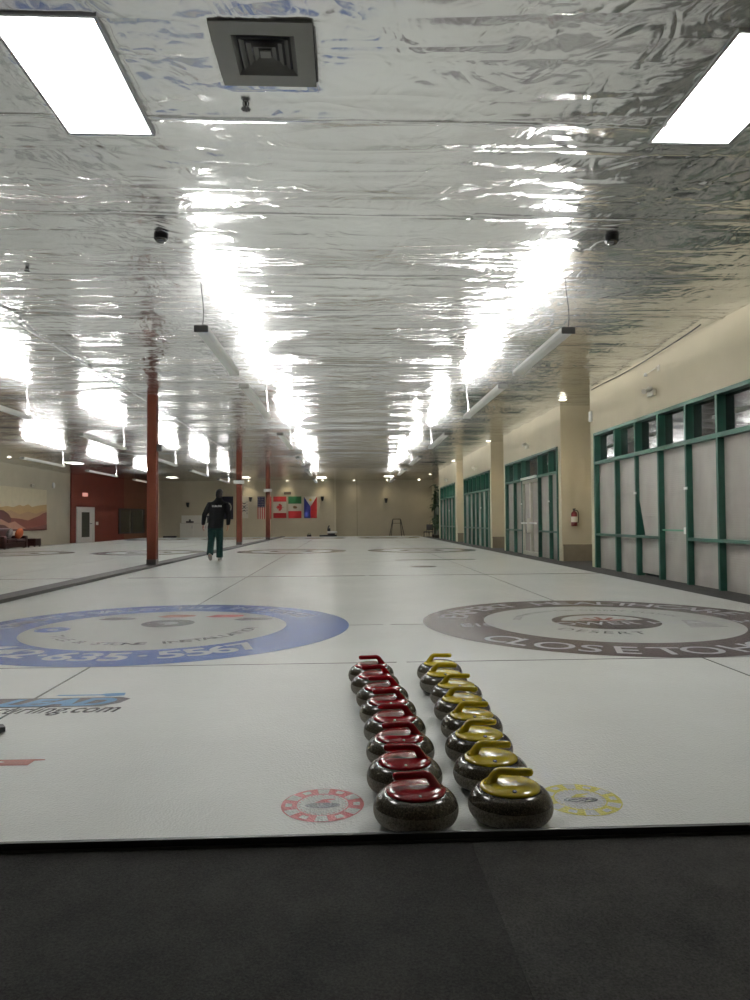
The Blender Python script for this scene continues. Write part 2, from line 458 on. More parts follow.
# ------------------------------------------------------------------ ice markings (parts of the ice)
def circle_print(name, parent, cx, cy, layers):
    first = None
    for (nm, r0, r1, mat, z) in layers:
        o = MB().ring(cx, cy, r0, r1, z).build(nm, mat, first or parent)
        if first is None: first = o
    return first
def text_mesh(s, size, shear=0, spacing=1.0, bold=0):
    cu = bpy.data.curves.new('t', 'FONT'); cu.body = s; cu.size = size; cu.shear = shear; cu.space_character = spacing
    cu.align_x = 'CENTER'; cu.resolution_u = 5; cu.offset = bold
    o = bpy.data.objects.new('t', cu); C.objects.link(o)
    dg = bpy.context.evaluated_depsgraph_get(); e = o.evaluated_get(dg); me = e.to_mesh()
    V = [v.co.copy() for v in me.vertices]; F = [list(p.vertices) for p in me.polygons]
    e.to_mesh_clear(); bpy.data.objects.remove(o); bpy.data.curves.remove(cu)
    return V, F
def place_text(name, s, size, fn, mat, parent, **kw):
    V, F = text_mesh(s, size, **kw)
    me = bpy.data.meshes.new(name); me.from_pydata([fn(v) for v in V], [], F); me.materials.append(mat)
    o = bpy.data.objects.new(name, me); C.objects.link(o); o.parent = parent; return o
def arc(cx, cy, R, z, top=True, a_mid=None, sx=1.0, h0=0):
    if top:
        am = PI/2 if a_mid is None else a_mid
        return lambda v: (cx+(R+v.y)*math.cos(am-v.x*sx/R), cy+(R+v.y)*math.sin(am-v.x*sx/R), z)
    am = -PI/2 if a_mid is None else a_mid
    return lambda v: (cx+(R-v.y)*math.cos(am+v.x*sx/R), cy+(R-v.y)*math.sin(am+v.x*sx/R), z)
def ring_text(name, s, angs, cx, cy, Rm, size, z, mat, parent, top=True, wide=1.0, bold=0):
    """letters set one by one round a ring; Rm = radius of the middle of the letters"""
    VV, FF = [], []
    for ch, a in zip(s, angs):
        if ch == ' ': continue
        V, F = text_mesh(ch, size, bold=bold); a = math.radians(a); n0 = len(VV)
        up = Vector((math.cos(a),math.sin(a),0))*(1 if top else -1); rt = Vector((up.y,-up.x,0))
        c = Vector((cx+Rm*math.cos(a), cy+Rm*math.sin(a), z))
        VV += [c+rt*v.x*wide+up*(v.y-.35*size) for v in V]; FF += [[i+n0 for i in f] for f in F]
    me = bpy.data.meshes.new(name); me.from_pydata(VV, [], FF); me.materials.append(mat)
    o = bpy.data.objects.new(name, me); C.objects.link(o); o.parent = parent; return o
def flat(x, y, z, sx=1, sy=1): return lambda v: (x+v.x*sx, y+v.y*sy, z)

# lines
for k, cx in enumerate(SHEETS):
    b = MB(); z = .0006; t = .011
    for yy in (TEE-1.829, TEE, TEE2, TEE2+1.829): b.quad([(cx-2.16,yy-t,z),(cx+2.16,yy-t,z),(cx+2.16,yy+t,z),(cx-2.16,yy+t,z)])
    for yy in (13.05, 35.2): b.quad([(cx-2.16,yy-.05,z),(cx+2.16,yy-.05,z),(cx+2.16,yy+.05,z),(cx-2.16,yy+.05,z)])
    z = .0004
    for (ya, yb) in ((3.3, TEE-1.83), (TEE+1.83, TEE2-1.83)): b.quad([(cx-t*.8,ya,z),(cx+t*.8,ya,z),(cx+t*.8,yb,z),(cx-t*.8,yb,z)])
    b.build('sheet_lines', M['p_line'], floor)
    # rings at the middle and the far end
    c1 = circle_print('centre_ring_print', floor, cx, 23.9, [('centre_ring_print', 1.35, 1.83, M['p_grey'], .0009), ('inner_ring_print', .5, .75, M['p_grey'], .0009)])
    circle_print('far_house_print', floor, cx, TEE2, [('far_house_print', 1.22, 1.83, M['p_blue'] if k % 2 else M['p_brown'], .0009), ('inner_ring_print', 0, .6, M['p_grey'], .0009)])
MB().ring(1.7,15.45,0,.30,.0009).build('small_logo_print', M['p_grey'], floor)
MB().quad([(1.25,17.9,.0009),(3.35,17.9,.0009),(3.3,18.2,.0009),(1.3,18.2,.0009)]).build('sponsor_bar_print', M['p_grey'], floor)
# blue house
bh = MB().ring(XL_,TEE,1.219,1.829,.0012,128).build('blue_house_print', M['p_blue'], floor)
MB().ring(XL_,TEE,0,1.219,.0012,96).build('white_centre', M['p_white'], bh)
t_ = "GARNAT'S VALLEY TILE INDUSTRIES"
ring_text('ring_lettering', t_, [173-4.85*k for k in range(len(t_))], XL_, TEE, 1.535, .30, .0020, M['p_pale'], bh, True, 1.0, .004)
ring_text('phone_lettering', "442·635·5567", [-136,-127,-118,-111,-104.2,-96,-87.6,-80,-72,-64,-56.4,-48.2], XL_, TEE, 1.46, .43, .0020, M['p_pale'], bh, False, 1.12, .008)
t_ = "TILE & STONE INSTALLATION"
ring_text('inner_lettering', t_, [-150+5.95*k for k in range(len(t_))], XL_, TEE, .90, .165, .0020, M['p_grey'], bh, False, 1.1, .004)
b = MB(); b.ring(XL_+.02,TEE+.28,.10,.26,.0020,40); b.ring(XL_-.06,TEE+.22,0,.07,.0021,24); b.build('centre_emblem', M['p_grey'], bh)
MB().ring(XL_-.98,TEE-.06,.05,.16,.0020,24).build('globe_emblem', M['p_blue'], bh)
for (dx, dy, m) in ((-.60,.66,'p_grey'),(-.02,.82,'p_redf'),(.50,.78,'p_red'),(.83,.52,'p_grey')):
    b = MB(); b.prism([(XL_+dx-.2,TEE+dy-.05),(XL_+dx-.1,TEE+dy-.11),(XL_+dx+.1,TEE+dy-.11),(XL_+dx+.2,TEE+dy-.05),(XL_+dx+.2,TEE+dy+.05),(XL_+dx+.08,TEE+dy+.1),(XL_+dx-.1,TEE+dy+.1)],.0018,.0020)
    b.build('sponsor_badge', M[m], bh)
# plum house
ph = MB().ring(XR,TEE,1.219,1.829,.0012,128).build('plum_house_print', M['p_brown'], floor)
MB().ring(XR,TEE,0,1.219,.0012,96).build('white_centre', M['p_white'], ph)
ring_text('ring_lettering', "EXPERT HEALTHCARE", [161.7,153,144.1,135,126.9,118,108,98.2,89.9,79.8,71.5,63.5,55.8,45,35.5,26.5,17.5], XR, TEE, 1.545, .42, .0020, M['p_pale'], ph, True, 1.02, .003)
ring_text('ring_lettering', "CLOSE TO HOME", [-144.5,-136.3,-126,-115.5,-106,-100,-94.7,-84.7,-78,-71.2,-60.5,-48,-37], XR, TEE, 1.56, .43, .0020, M['p_pale'], ph, False, 1.02, .003)
cd = MB().ring(XR-.02,TEE+.02,0,.52,.0016,64).build('centre_disc', M['p_brown'], ph)
MB().ring(XR-.02,TEE+.04,0,.42,.0020,40,.15,PI-.15).build('upper_segment', M['p_white'], cd)
b = MB()
for k in range(5):
    a = PI*(.1+.2*k); b.prism([(XR-.02+.05*math.cos(a-.5),TEE+.06+.05*math.sin(a-.5)),(XR-.02+.05*math.cos(a+.5),TEE+.06+.05*math.sin(a+.5)),(XR-.02+.24*math.cos(a+.12),TEE+.06+.24*math.sin(a+.12)),(XR-.02+.26*math.cos(a),TEE+.06+.26*math.sin(a)),(XR-.02+.24*math.cos(a-.12),TEE+.06+.24*math.sin(a-.12))],.0021,.0023)
b.build('flower_emblem', M['p_redf'], cd)
place_text('band_lettering', "EISENHOWER HEALTH", .26, flat(XR-.05,TEE-.20,.0026,1.0), M['p_pale'], ph, spacing=1.12, bold=.002)
place_text('inner_lettering', "DESERT", .20, arc(XR,TEE,.78,.0020,False,-PI/2-.45,1.1), M['p_grey'], ph, spacing=1.2)
place_text('inner_lettering', "THE DESERT CLASSIC", .11, arc(XR,TEE,.85,.0020,True,PI/2-.45,1.1), M['p_grey'], ph, spacing=1.2)
place_text('inner_lettering', "OUTPATIENT", .11, arc(XR,TEE,.85,.0020,True,PI/2+.85,1.1), M['p_grey'], ph, spacing=1.2)
b = MB()
for k in range(7): b.box(XR+.62+.02*k,TEE-.42+.07*k,.0016,XR+.98-.01*k,TEE-.405+.07*k,.0019)
b.build('fine_print', M['p_grey'], ph)
# poker chip rings by the stones
def chip(cx, cy, R, mat, tint, stonemat, lab):
    o = MB().ring(cx,cy,R*.62,R,.0012,64).build('chip_print', mat, floor)
    b = MB()
    for k in range(6):
        a = PI/2+k*PI/3; b.ring(cx,cy,R*.66,R*.97,.0018,4,a-.17,a+.17)
    for k in range(6):
        a = PI/2+PI/6+k*PI/3; b.ring(cx,cy,R*.74,R*.9,.0018,4,a-.12,a+.12)
    b.build('chip_blocks', M['p_white'], o)
    MB().ring(cx,cy,0,R*.62,.0012,48).build('chip_centre', M['p_white'], o)
    b = MB()
    for k in range(24): b.ring(cx+R*.57*math.cos(k*PI/12),cy+R*.57*math.sin(k*PI/12),0,R*.022,.0017,8)
    b.build('chip_dots', mat, o)
    MB().prism([(cx+R*.43*math.cos(t)*1.0, cy-R*.06+R*.17*math.sin(t)) for t in [k*PI/12 for k in range(24)]],.0016,.0020).build('chip_stone', stonemat, o)
    MB().prism([(cx-R*.2,cy+R*.10),(cx+R*.22,cy+R*.10),(cx+R*.1,cy+R*.22),(cx+R*.3,cy+R*.28),(cx+R*.3,cy+R*.33),(cx,cy+R*.30)],.0020,.0022).build('chip_handle', mat, o)
chip(-.086,2.56,.148,M['p_red'],0,M['p_grey'],'red')
chip(.845,2.553,.146,M['p_yel'],0,M['p_dark'],'yellow')
# web address and logo at the left edge
lg = place_text('address_lettering', "curling.com", .205, flat(-1.575,3.865,.0014,.70), M['p_dark'], floor, shear=.35, bold=.004)
b = MB(); b.prism([(-2.3,3.99),(-1.36,3.985),(-1.27,4.06),(-1.24,4.15),(-1.30,4.19),(-2.3,4.195)],.0010,.0012); b.build('logo_slab', M['p_grey'], lg)
place_text('logo_lettering', "LEAD", .23, flat(-1.66,4.015,.0024,1.10,.90), M['p_sky'], lg, shear=.45, bold=.012)
b = MB(); b.prism([(-1.70,4.24),(-1.42,4.235),(-1.40,4.21),(-1.30,4.225),(-1.31,4.29),(-1.42,4.28),(-1.44,4.262),(-1.69,4.262)],.0010,.0014); b.build('logo_swoosh', M['p_sky'], lg)
rb = MB().prism([(-1.9,3.05),(-1.335,3.045),(-1.33,3.10),(-1.29,3.105),(-1.29,3.115),(-1.335,3.12),(-1.9,3.125)],.0010,.0013).build('red_banner_print', M['p_redf'], floor)
b = MB(); b.prism([(-1.53,3.08),(-1.48,3.075),(-1.45,3.09),(-1.48,3.105),(-1.54,3.10)],.0016,.0018); b.build('banner_spot', M['p_white'], rb)

# ------------------------------------------------------------------ carpet, bumper, divider, posts
MAT = [(-6.0, .385, 'wide black rubber mat left of the seam in front of the ice'), (.3865, 6.2, 'black rubber mat right of the seam in front of the ice')]
for x0, x1, lab in MAT:
    tag(MB().box(x0,-3.9,-.045,x1,2.205,.018).build('floor_mat', M['carpet'] if x0 < 0 else M['carpet2']), lab, 'mat', 'rubber mats in front of the ice')
bp = thing('edge_bumper', 'long black bumper strip along the near edge of the ice', 'edging', (0,2.219,-.046))
MB().box(ICEL,-.008,0,ICER+.5,.008,.091,bev=.003).build('bumper_bar', M['black'], bp)
MB().box(ICEL,-.013,.060,ICER+.5,-.008,.070).build('bumper_lip', M['greyd'], bp)
bw = tag(MB().prism([(-4.72,2.30),(-4.40,2.30),(-4.28,16),(-3.90,46.1),(-4.20,46.1),(-4.62,16)],.002,.05).build('divider_rail', M['rail']),
    'long flat charcoal divider strip on the ice between the sheets', 'divider')
for k, (px, py, w, lab) in enumerate([(-4.395,16.32,.105,'tall rust brown steel post nearest the camera, left of the walking person'),
                                 (-4.40,29.6,.11,'rust brown steel post directly right of the walking person'),
                                 (-4.08,37.6,.11,'farthest rust brown steel post, in front of the striped flag')]):
    p = thing('steel_post', lab, 'post', (px,py,.05), 0, 'rust brown posts along the divider strip')
    MB().box(-w,-w,.012,w,w,H-.05,bev=.012).build('shaft', M['post'], p)
    MB().box(-w*1.12,-w*1.2,0,w*1.12,w*1.2,.014).build('base_plate', M['blackm'], p)
    MB().box(-w*1.03,-w*1.03,.014,w*1.03,w*1.03,.12).build('foot_wrap', M['blackm'], p)
    if k == 0: MB().box(w,-.06,2.58,w+.10,.04,2.74,bev=.01).build('sensor_box', M['greyd'], p)
    else: MB().box(-w*2.0,-w-.02,2.53,w*2.0,-w,2.68).build('white_plate', M['white'], p)

# black rubber hack near the left edge of the picture
hk = thing('hack', 'black rubber foothold set in the ice at the far left edge', 'foothold', (-1.765,3.50,.0))
MB().box(-.20,-.05,.002,.10,.05,.012,bev=.003).build('base', M['black'], hk)
MB().prism([(-.19,-.02),(.09,-.02),(.125,.0),(.09,.05),(-.19,.05)],.012,.035).build('foot_rest', M['black'], hk)

# ------------------------------------------------------------------ curling stones
PROF = [(0,.008),(.055,.007),(.062,.0015),(.068,.0010),(.090,.0035),(.110,.009),(.124,.0175),(.133,.028)]
PBAND = [(.133,.028),(.1385,.037),(.1412,.046),(.1422,.055),(.1418,.064),(.1400,.073)]
PUP = [(.1400,.073),(.1365,.083),(.1305,.093),(.122,.1025),(.112,.109),(.1015,.113),(0,.1135)]
def bez(p, n=18):
    P = [Vector(q) for q in p]; out = []
    for i in range(n+1):
        t = i/n; Q = P[:]
        while len(Q) > 1: Q = [a.lerp(b,t) for a,b in zip(Q,Q[1:])]
        out.append(Q[0])
    return out
def make_stone(color):
    m = M[color]
    t = thing('curling_stone', '', 'curling stone')
    g = MB(); g.lathe(PROF[:], 56); g.lathe(PUP, 56); g.build('granite_body', M['granite'], t, True, .9)
    MB().lathe(PBAND, 56).build('striking_band', M['band'], t, True)
    cap = MB().lathe([(.0,.1125),(.100,.1125),(.1015,.115),(.1005,.1185),(.096,.122),(.084,.1265),(.06,.1305),(.03,.1325),(0,.133)], 56).build('cap', m, t, True)
    # gooseneck handle: flared root on the +x side, grip running to -x
    path = [(.066,0,.121),(.0645,0,.129)] + bez([(.0635,0,.131),(.052,0,.150),(.046,0,.1685),(.024,0,.1665)], 10) + [(.005,0,.1655),(-.02,0,.1645),(-.05,0,.164),(-.066,0,.1635),(-.074,0,.1625),(-.0775,0,.162)]
    rr = [.027,.0215,.0195]+[.0185,.0175,.0165,.0160,.0155,.0150,.0146,.0143,.0140,.0138]+[.0138,.0140,.0146,.0144,.0118,.005]
    rr = rr[:len(path)]
    h = MB(); h.tube(path, rr, 16, .92); h.build('handle', m, t, True)
    if color == 'yellow':
        r = MB(); Mx = Matrix.Translation((.005,-.079,.1268)) @ Matrix.Rotation(math.radians(13),4,'X')
        r.lathe([(.0,0),(.0075,0),(.0075,.0022),(.0045,.0026),(0,.0026)],20,Mx).build('number_badge', M['black'], t)
        MB().lathe([(.0,.0026),(.0034,.0026),(.0032,.0032),(0,.0032)],14,Mx).build('badge_centre', M['offwhite'], t)
    else:
        Mx = Matrix.Translation((.004,-.084,.1256)) @ Matrix.Rotation(math.radians(16),4,'X')
        MB().lathe([(.0,0),(.0052,0),(.0048,.002),(0,.0026)],16,Mx).build('badge', M['offwhite'], t)
    return t
ORD = ['nearest','second','third','fourth','fifth','sixth','seventh','farthest']
RED = [(.230,2.374),(.217,2.665),(.224,2.957),(.221,3.248),(.208,3.54),(.196,3.832),(.169,4.123),(.157,4.415)]
YEL = [(.551,2.387),(.546,2.68),(.556,2.973),(.579,3.268),(.584,3.562),(.600,3.857),(.574,4.15),(.588,4.443)]
for color, lst in (('red',RED),('yellow',YEL)):
    src = make_stone(color)
    for k,(x,y) in enumerate(lst):
        o = src if k == 0 else copy_tree(src)
        o.location = (x,y,.0)
        base = 0 if color == 'red' else PI
        o.rotation_euler.z = base + math.radians([2,-4,3,-6,4,-3,5,-2][k] if color == 'red' else [-6,-4,5,-3,-7,3,-5,4][k])
        other = 'left' if color == 'red' else 'right'
        if k == 0: lab = f'{color} handled grey granite curling stone nearest the black mats in the {other} row'
        elif k == 7: lab = f'{color} handled grey granite curling stone at the far end of the {other} row'
        else: lab = f'{ORD[k]} {color} handled granite curling stone from the near end of the {other} row'
        tag(o, lab, 'curling stone', f'{color} curling stones in a row on the ice')

# badge parts must sit on the viewer side for the yellow stones as well
for o in list(SC.objects):
    if o.parent and o.name.split('.')[0] in ('number_badge','badge_centre') :
        o.rotation_euler.z = PI

# ------------------------------------------------------------------ lights
def ceiling_light(name, label, x0, y0, w, l, mat, group):
    t = thing(name, label, 'ceiling light', (x0+w/2,y0+l/2,H-.014), 0, group)
    f = MB(); a, b, e = w/2, l/2, .022
    f.box(-a-e,-b-e,0,-a,b+e,.05).box(a,-b-e,0,a+e,b+e,.05).box(-a,-b-e,0,a,-b,.05).box(-a,b,0,a,b+e,.05)
    f.build('frame', M['alum'], t)
    MB().box(-a,-b,.004,a,b,.02).build('diffuser', mat, t)
    return t
ceiling_light('panel_light', 'bright rectangular ceiling panel light at the upper left beside the vent', -2.034, 4.05, .60, 1.22, M['panel'], 'flat panel lights in the ceiling')
ceiling_light('panel_light', 'bright rectangular ceiling panel light at the upper right of the picture', 2.385, 4.05, .60, 1.22, M['panel'], 'flat panel lights in the ceiling')
for (x, y, lab) in ((-11.57,46.1,'far flat ceiling panel light above the white counter'),(-6.9,46.3,'far flat ceiling panel light above the white flag'),(-1.85,46.6,'far flat ceiling panel light above the red and blue flag'),
                    (2.6,46.0,'far flat ceiling panel light above the metal walking frame'),(-13.5,34.4,'flat ceiling panel light near the red wall and the mural')):
    ceiling_light('panel_light', lab, x, y, .60, 1.22, M['panelfar'], 'flat panel lights in the ceiling')

def strip(x, y0, y1, label, wire, z=3.30):
    t = thing('strip_light', label, 'strip light', (x,y0,z), 0, 'hanging strip lights')
    l = y1-y0; w = .082
    h = MB(); prof = [(-w*.62,0),(w*.62,0),(w,.035),(w,.078),(w*.95,.078),(w*.95,.0622),(-w*.95,.0622),(-w*.95,.078),(-w,.078),(-w,.035)]
    h.loft([[Vector((a,.02,b)) for a,b in prof],[Vector((a,l-.02,b)) for a,b in prof]])
    h.build('housing', M['white'], t)
    MB().box(-w*.80,.06,.0625,w*.80,l-.06,.077).build('lamp', M['lamp'], t)
    for e in (0,l-.02): MB().box(-w*1.02,e,-.002,w*1.02,e+.02,.080,bev=.004).build('end_cap', (M['greyd'] if wire == 'near' else M['greyp']) if e == 0 else M['white'], t)
    yy = .05 if wire == 'near' else l-.05
    top = H-z-.005
    c = [Vector((.005,yy,.06)), Vector((.035,yy-.01,.2)), Vector((.03,yy,.36)), Vector((-.01,yy+.01,.5)), Vector((-.01,yy,top))]
    MB().tube(bez(c,14), .0055 if wire == 'near' else .008, 8).build('cable', M['wired'] if wire == 'near' else M['wire'], t)
    MB().tube([(0,l-yy,.06),(0,l-yy,top)], .0018, 6).build('hanger', M['alum'], t)
    return t
ROWS = [(2.76,'above the right sheet'),(-1.72,'above the sheet left of the stones'),(-6.95,'above the first sheet beyond the posts'),(-11.5,'above the leftmost sheet')]
SPANS = [(8.5,11.05),(12.1,15.75),(18.8,22.5),(25.6,29.3),(32.0,36.0),(39.0,42.5)]
ORDL = ['nearest','second','third','fourth','fifth','farthest']
for x, rn in ROWS:
    for k,(a,b) in enumerate(SPANS):
        if x < -5 and k == 0: continue
        if x < -10 and k in (0,1): continue
        if x < -5:
            vis = SPANS[1:] if x > -10 else SPANS[2:]
            i = vis.index((a,b)); nm = ['nearest','second','third','fourth'][i] if i < len(vis)-1 else 'farthest'
        else: nm = ORDL[k]
        strip(x, a, b, f'{nm} white hanging strip light in the row {rn}', 'near' if k == 0 else 'far')

def downlight(x, y, label, power=0, tilt=0):
    t = thing('downlight', label, 'downlight', (x,y,H-.05), 0, 'small round ceiling downlights')
    MB().lathe([(.075,.0),(.11,0),(.11,.03),(.075,.03),(.075,.0)],20).build('trim_ring', M['white'], t)
    MB().lathe([(0,.006),(.075,.006),(.075,.012),(0,.012)],20).build('bulb', M['spot'], t)
    if power:
        l = bpy.data.lights.new('downlight_beam','SPOT'); l.energy = power; l.color = (1,.86,.62); l.spot_size = 1.9; l.spot_blend = .7; l.shadow_soft_size = .06
        lo = bpy.data.objects.new('downlight_beam', l); C.objects.link(lo); lo.parent = t; lo.location = (0,0,-.03); lo.rotation_euler = (tilt,0,0)
DL = [(5.25,16.7,'round ceiling downlight at the niche with the fire extinguisher',30),(5.25,25.5,'round ceiling downlight at the second niche of the right wall',30),
      (5.3,34.2,'round ceiling downlight at the third niche of the right wall',30),(5.35,44.0,'round ceiling downlight above the tall plant',20),
      (5.3,50.2,'round ceiling downlight in the far right corner',20),(-14.6,31.3,'round ceiling downlight near the mountain mural',20),
      (-6.85,50.4,'round ceiling downlight over the wall between white flag and striped flag',24),(-4.1,50.4,'round ceiling downlight above the small dark sign on the far wall',24),
      (-1.6,50.4,'round ceiling downlight over the right edge of the flag wall',24),(.65,50.6,'round ceiling downlight by the seam in the far wall',14),(3.05,50.6,'round ceiling downlight over the wall lamp behind the walking frame',14)]
for x,y,lab,p in DL: downlight(x,y,lab,p)

# ------------------------------------------------------------------ ceiling fittings
v = thing('ceiling_vent', 'grey square ceiling air vent with nested louvres', 'vent', (-.48,4.355,H-.012))
fr = MB(); a = .305
def sqring(b, r0, r1, z0, z1, dz=0):
    for (x0,y0,x1,y1) in ((-r1,-r1,r1,-r0),(-r1,r0,r1,r1),(-r1,-r0,-r0,r0),(r0,-r0,r1,r0)): b.box(x0,y0,z0,x1,y1,z1)
sqring(fr,.19,a,0,.02); fr.build('face_plate', M['greyp'], v)
MB().box(-.2,-.2,.035,.2,.2,.04).build('duct_back', M['black'], v)
for k, r in enumerate((.188,.148,.108,.068)):
    b = MB(); rr = [(r,-.002+.004*k),(r-.026,.024)]
    out = []
    for (q,z) in rr: out.append([Vector((sx*q,sy*q,z)) for sx,sy in ((-1,-1),(1,-1),(1,1),(-1,1))])
    b.loft(out, cap=False); out2 = [[p+Vector((0,0,.004)) for p in r_] for r_ in out]; b.loft(out2, cap=False)
    b.build('louvre', M['greym'], v)
MB().box(-.032,-.032,.010,.032,.032,.02).build('centre_plate', M['greyp'], v)
for i,(x,y,lab) in enumerate(((-.675,4.873,'small black sprinkler head beside the ceiling vent'),(-3.61,8.13,'small dark sprinkler head on the ceiling at the far left'))):
    t = thing('ceiling_sprinkler', lab, 'sprinkler', (x,y,H-.05), 0, 'sprinkler heads')
    MB().lathe([(0,.075),(.035,.075),(.035,.068),(.012,.064),(.010,.03),(0,.03)],14).build('stem', M['blackm'], t)
    b = MB()
    for k in range(8): b.box(-.006,.0,.004,.006,.034,.008,Matrix.Rotation(k*PI/4,4,'Z'))
    b.lathe([(0,.003),(.014,.003),(.014,.010),(0,.010)],12); b.build('deflector', M['black'], t)
    MB().tube([(-.014,0,.06),(-.02,0,.04),(-.006,0,.01)],.004,6).tube([(.014,0,.06),(.02,0,.04),(.006,0,.01)],.004,6).build('yoke', M['blackm'], t)
for i,(x,y,lab) in enumerate(((-1.86,7.2,'black dome camera on the foil ceiling at the left'),(2.79,7.14,'black dome camera on the foil ceiling at the right'))):
    t = thing('ceiling_camera', lab, 'camera', (x,y,H-.075), 0, 'dome cameras'); t.scale = (1.1,1.1,.75)
    MB().lathe([(0,.10),(.065,.10),(.065,.055),(.06,.05),(0,.05)],24).build('base', M['blackm'], t, True, .6)
    MB().lathe([(.052,.05),(.05,.03),(.038,.012),(.02,.003),(0,.0)],24).build('dome', M['glass'], t, True)
tag(MB().tube(bez([(5.30,10.2,H-.04),(5.36,11.2,H-.10),(5.42,12.2,H-.02),(5.46,13.1,H-.16),(5.47,14.2,H-.03),(5.49,15.4,H-.05)],30),.011,8).build('hanging_cable', M['wired']),
    'dark loose cable drooping along the ceiling edge above the nearest window', 'cable')

cd_ = thing('ceiling_conduit', 'long thin conduit running along the ceiling above the divider strip', 'pipe', (-4.72,7.0,H-.035))
MB().tube([(0,0,0),(0,4.5,.0),(0,9.0,0),(0,22.0,0)],.013,8).build('pipe', M['alum'], cd_)
for k in range(8): MB().box(-.025,.6+2.8*k,-.016,.025,.64+2.8*k,.03).build('clip', M['alum'], cd_)
# ------------------------------------------------------------------ right wall fittings
def emergency(y, z, lab):
    t = thing('emergency_spotlight', lab, 'emergency light', (WX-.002,y,z), 0, 'twin head emergency lights')
    MB().box(-.06,-.13,-.05,0,.13,.06,bev=.012).build('case', M['offwhite'], t)
    for s in (-1,1):
        Mx = Matrix.Translation((-.09,s*.11,.07)) @ Matrix.Rotation(s*.5,4,'Z') @ Matrix.Rotation(-PI/2-.3,4,'Y')
        h = MB().lathe([(0,-.03),(.03,-.03),(.05,.03),(.05,.05),(0,.045)],16,Mx).build('lamp_head', M['offwhite'], t)
        MB().tube([(-.03,s*.09,.05),(-.08,s*.105,.07)],.012,8).build('neck', M['greyd'], t)
emergency(12.33,3.25,'white twin head emergency light above the nearest window')
emergency(21.0,3.20,'white twin head emergency light above the glazed double door')
emergency(29.5,3.16,'white twin head emergency light above the third window of the right wall')
emergency(37.7,3.12,'white twin head emergency light above the farthest window of the right wall')
t = thing('wall_sprinkler', 'small white sidewall sprinkler pipe above the nearest emergency light', 'sprinkler', (WX-.002,12.1,3.66))
MB().tube([(0,0,0),(-.05,0,0),(-.05,.42,-.03)],.010,8).build('pipe', M['offwhite'], t)
MB().lathe([(0,0),(.03,0),(.035,.03),(.02,.06),(0,.06)],14,Matrix.Translation((-.05,.42,-.06))).build('head', M['white'], t)
MB().box(-.008,-.05,-.05,0,.05,.05).build('wall_plate', M['offwhite'], t)
tag(MB().box(WX-.05,15.42,3.19,WX-.002,15.55,3.42,bev=.012).build('wall_box', M['white']), 'small white box high on the corner before the first niche', 'wall box')
fe = thing('fire_extinguisher', 'red fire extinguisher hung in the first niche of the right wall', 'fire extinguisher', (5.80,17.645,.84))
M['fered'] = plain('extinguisher_red', L(110,14,16), .3, var=.04)
MB().lathe([(0,0),(.070,0),(.078,.012),(.078,.30),(.070,.335),(.045,.365),(.026,.378),(.022,.40),(0,.40)],24).build('cylinder', M['fered'], fe, True, .7)
MB().lathe([(.0785,.10),(.0795,.10),(.0795,.24),(.0785,.24)],24).build('label_band', M['offwhite'], fe)
MB().box(-.02,-.06,.395,.02,.05,.415).box(-.016,-.085,.43,.016,.05,.445).box(-.018,.0,.40,.018,.04,.445).build('valve', M['black'], fe)
MB().tube(bez([(.03,0,.40),(.12,-.02,.42),(.12,-.03,.28),(.095,-.03,.14),(.088,-.02,.08)],14),.011,8).build('hose', M['black'], fe)
MB().box(-.03,.078,.12,.03,.11,.34).build('bracket', M['blackm'], fe)

# ------------------------------------------------------------------ far wall: flags, sign, lamps
FW = FY-.1
def flagbase(label, x0, x1, z0, z1):
    return thing('wall_flag', label, 'flag', ((x0+x1)/2,FW-.012,z0), 0, 'flags hung on the far wall'), (x1-x0)/2, z1-z0
FM = {k: plain('flag_'+k, L(*c), .8, var=.05, scale=6) for k,c in dict(red=(178,38,40),white=(212,206,192),navy=(34,36,78),blue=(36,44,120),green=(30,104,58),yellow=(214,176,60),dark=(24,24,44),brown=(120,90,60)).items()}
def fp(b, x0,z0,x1,z1,d=0): return b.box(x0,-.006-d,z0,x1,.006,z1)
def poly(b, pts, d=.002):
    Mx = Matrix.Rotation(PI/2,4,'X'); return b.prism(pts,.006,.006+d,Mx)
t,w,h = flagbase('dark blue flag with a pale oval emblem behind the walking person',-8.87,-8.0,1.18,2.82)
fp(MB(),-w,0,w,h).build('cloth', FM['dark'], t)
b = MB()
for k in range(24):
    a0,a1 = k*PI/12,(k+1)*PI/12
    poly(b,[(.05+.27*math.cos(a0),.85+.36*math.sin(a0)),(.05+.27*math.cos(a1),.85+.36*math.sin(a1)),(.05+.21*math.cos(a1),.85+.30*math.sin(a1)),(.05+.21*math.cos(a0),.85+.30*math.sin(a0))])
b.build('emblem', FM['white'], t)
t,w,h = flagbase('white flag with a dark emblem beside the second post',-7.52,-6.93,1.25,2.85)
fp(MB(),-w,0,w,h).build('cloth', FM['white'], t)
b = MB(); 
for s in (-1,1):
    for q in (0,.2): poly(b,[(-.12,.8+s*(.06+q)),(.0,.8+s*(.0+q)+.0),(.12,.8+s*(.06+q)),(.12,.8+s*(.13+q)),(.0,.8+s*(.07+q)),(-.12,.8+s*(.13+q))] if s>0 else [(-.12,.8+s*(.13+q)),(.0,.8+s*(.07+q)),(.12,.8+s*(.13+q)),(.12,.8+s*(.06+q)),(.0,.8+s*(.0+q)),(-.12,.8+s*(.06+q))])
b.build('emblem', FM['dark'], t)
b = MB(); 
for k in range(5): poly(b,[(.19,.3+.2*k),(.23,.3+.2*k),(.23,.42+.2*k),(.19,.42+.2*k)])
b.build('side_lettering', FM['dark'], t)
t,w,h = flagbase('striped flag with a navy starred corner behind the farthest post',-6.27,-5.28,1.18,2.80)
fp(MB(),-w,0,w,h).build('cloth', FM['white'], t)
b = MB(); sw = 2*w/13
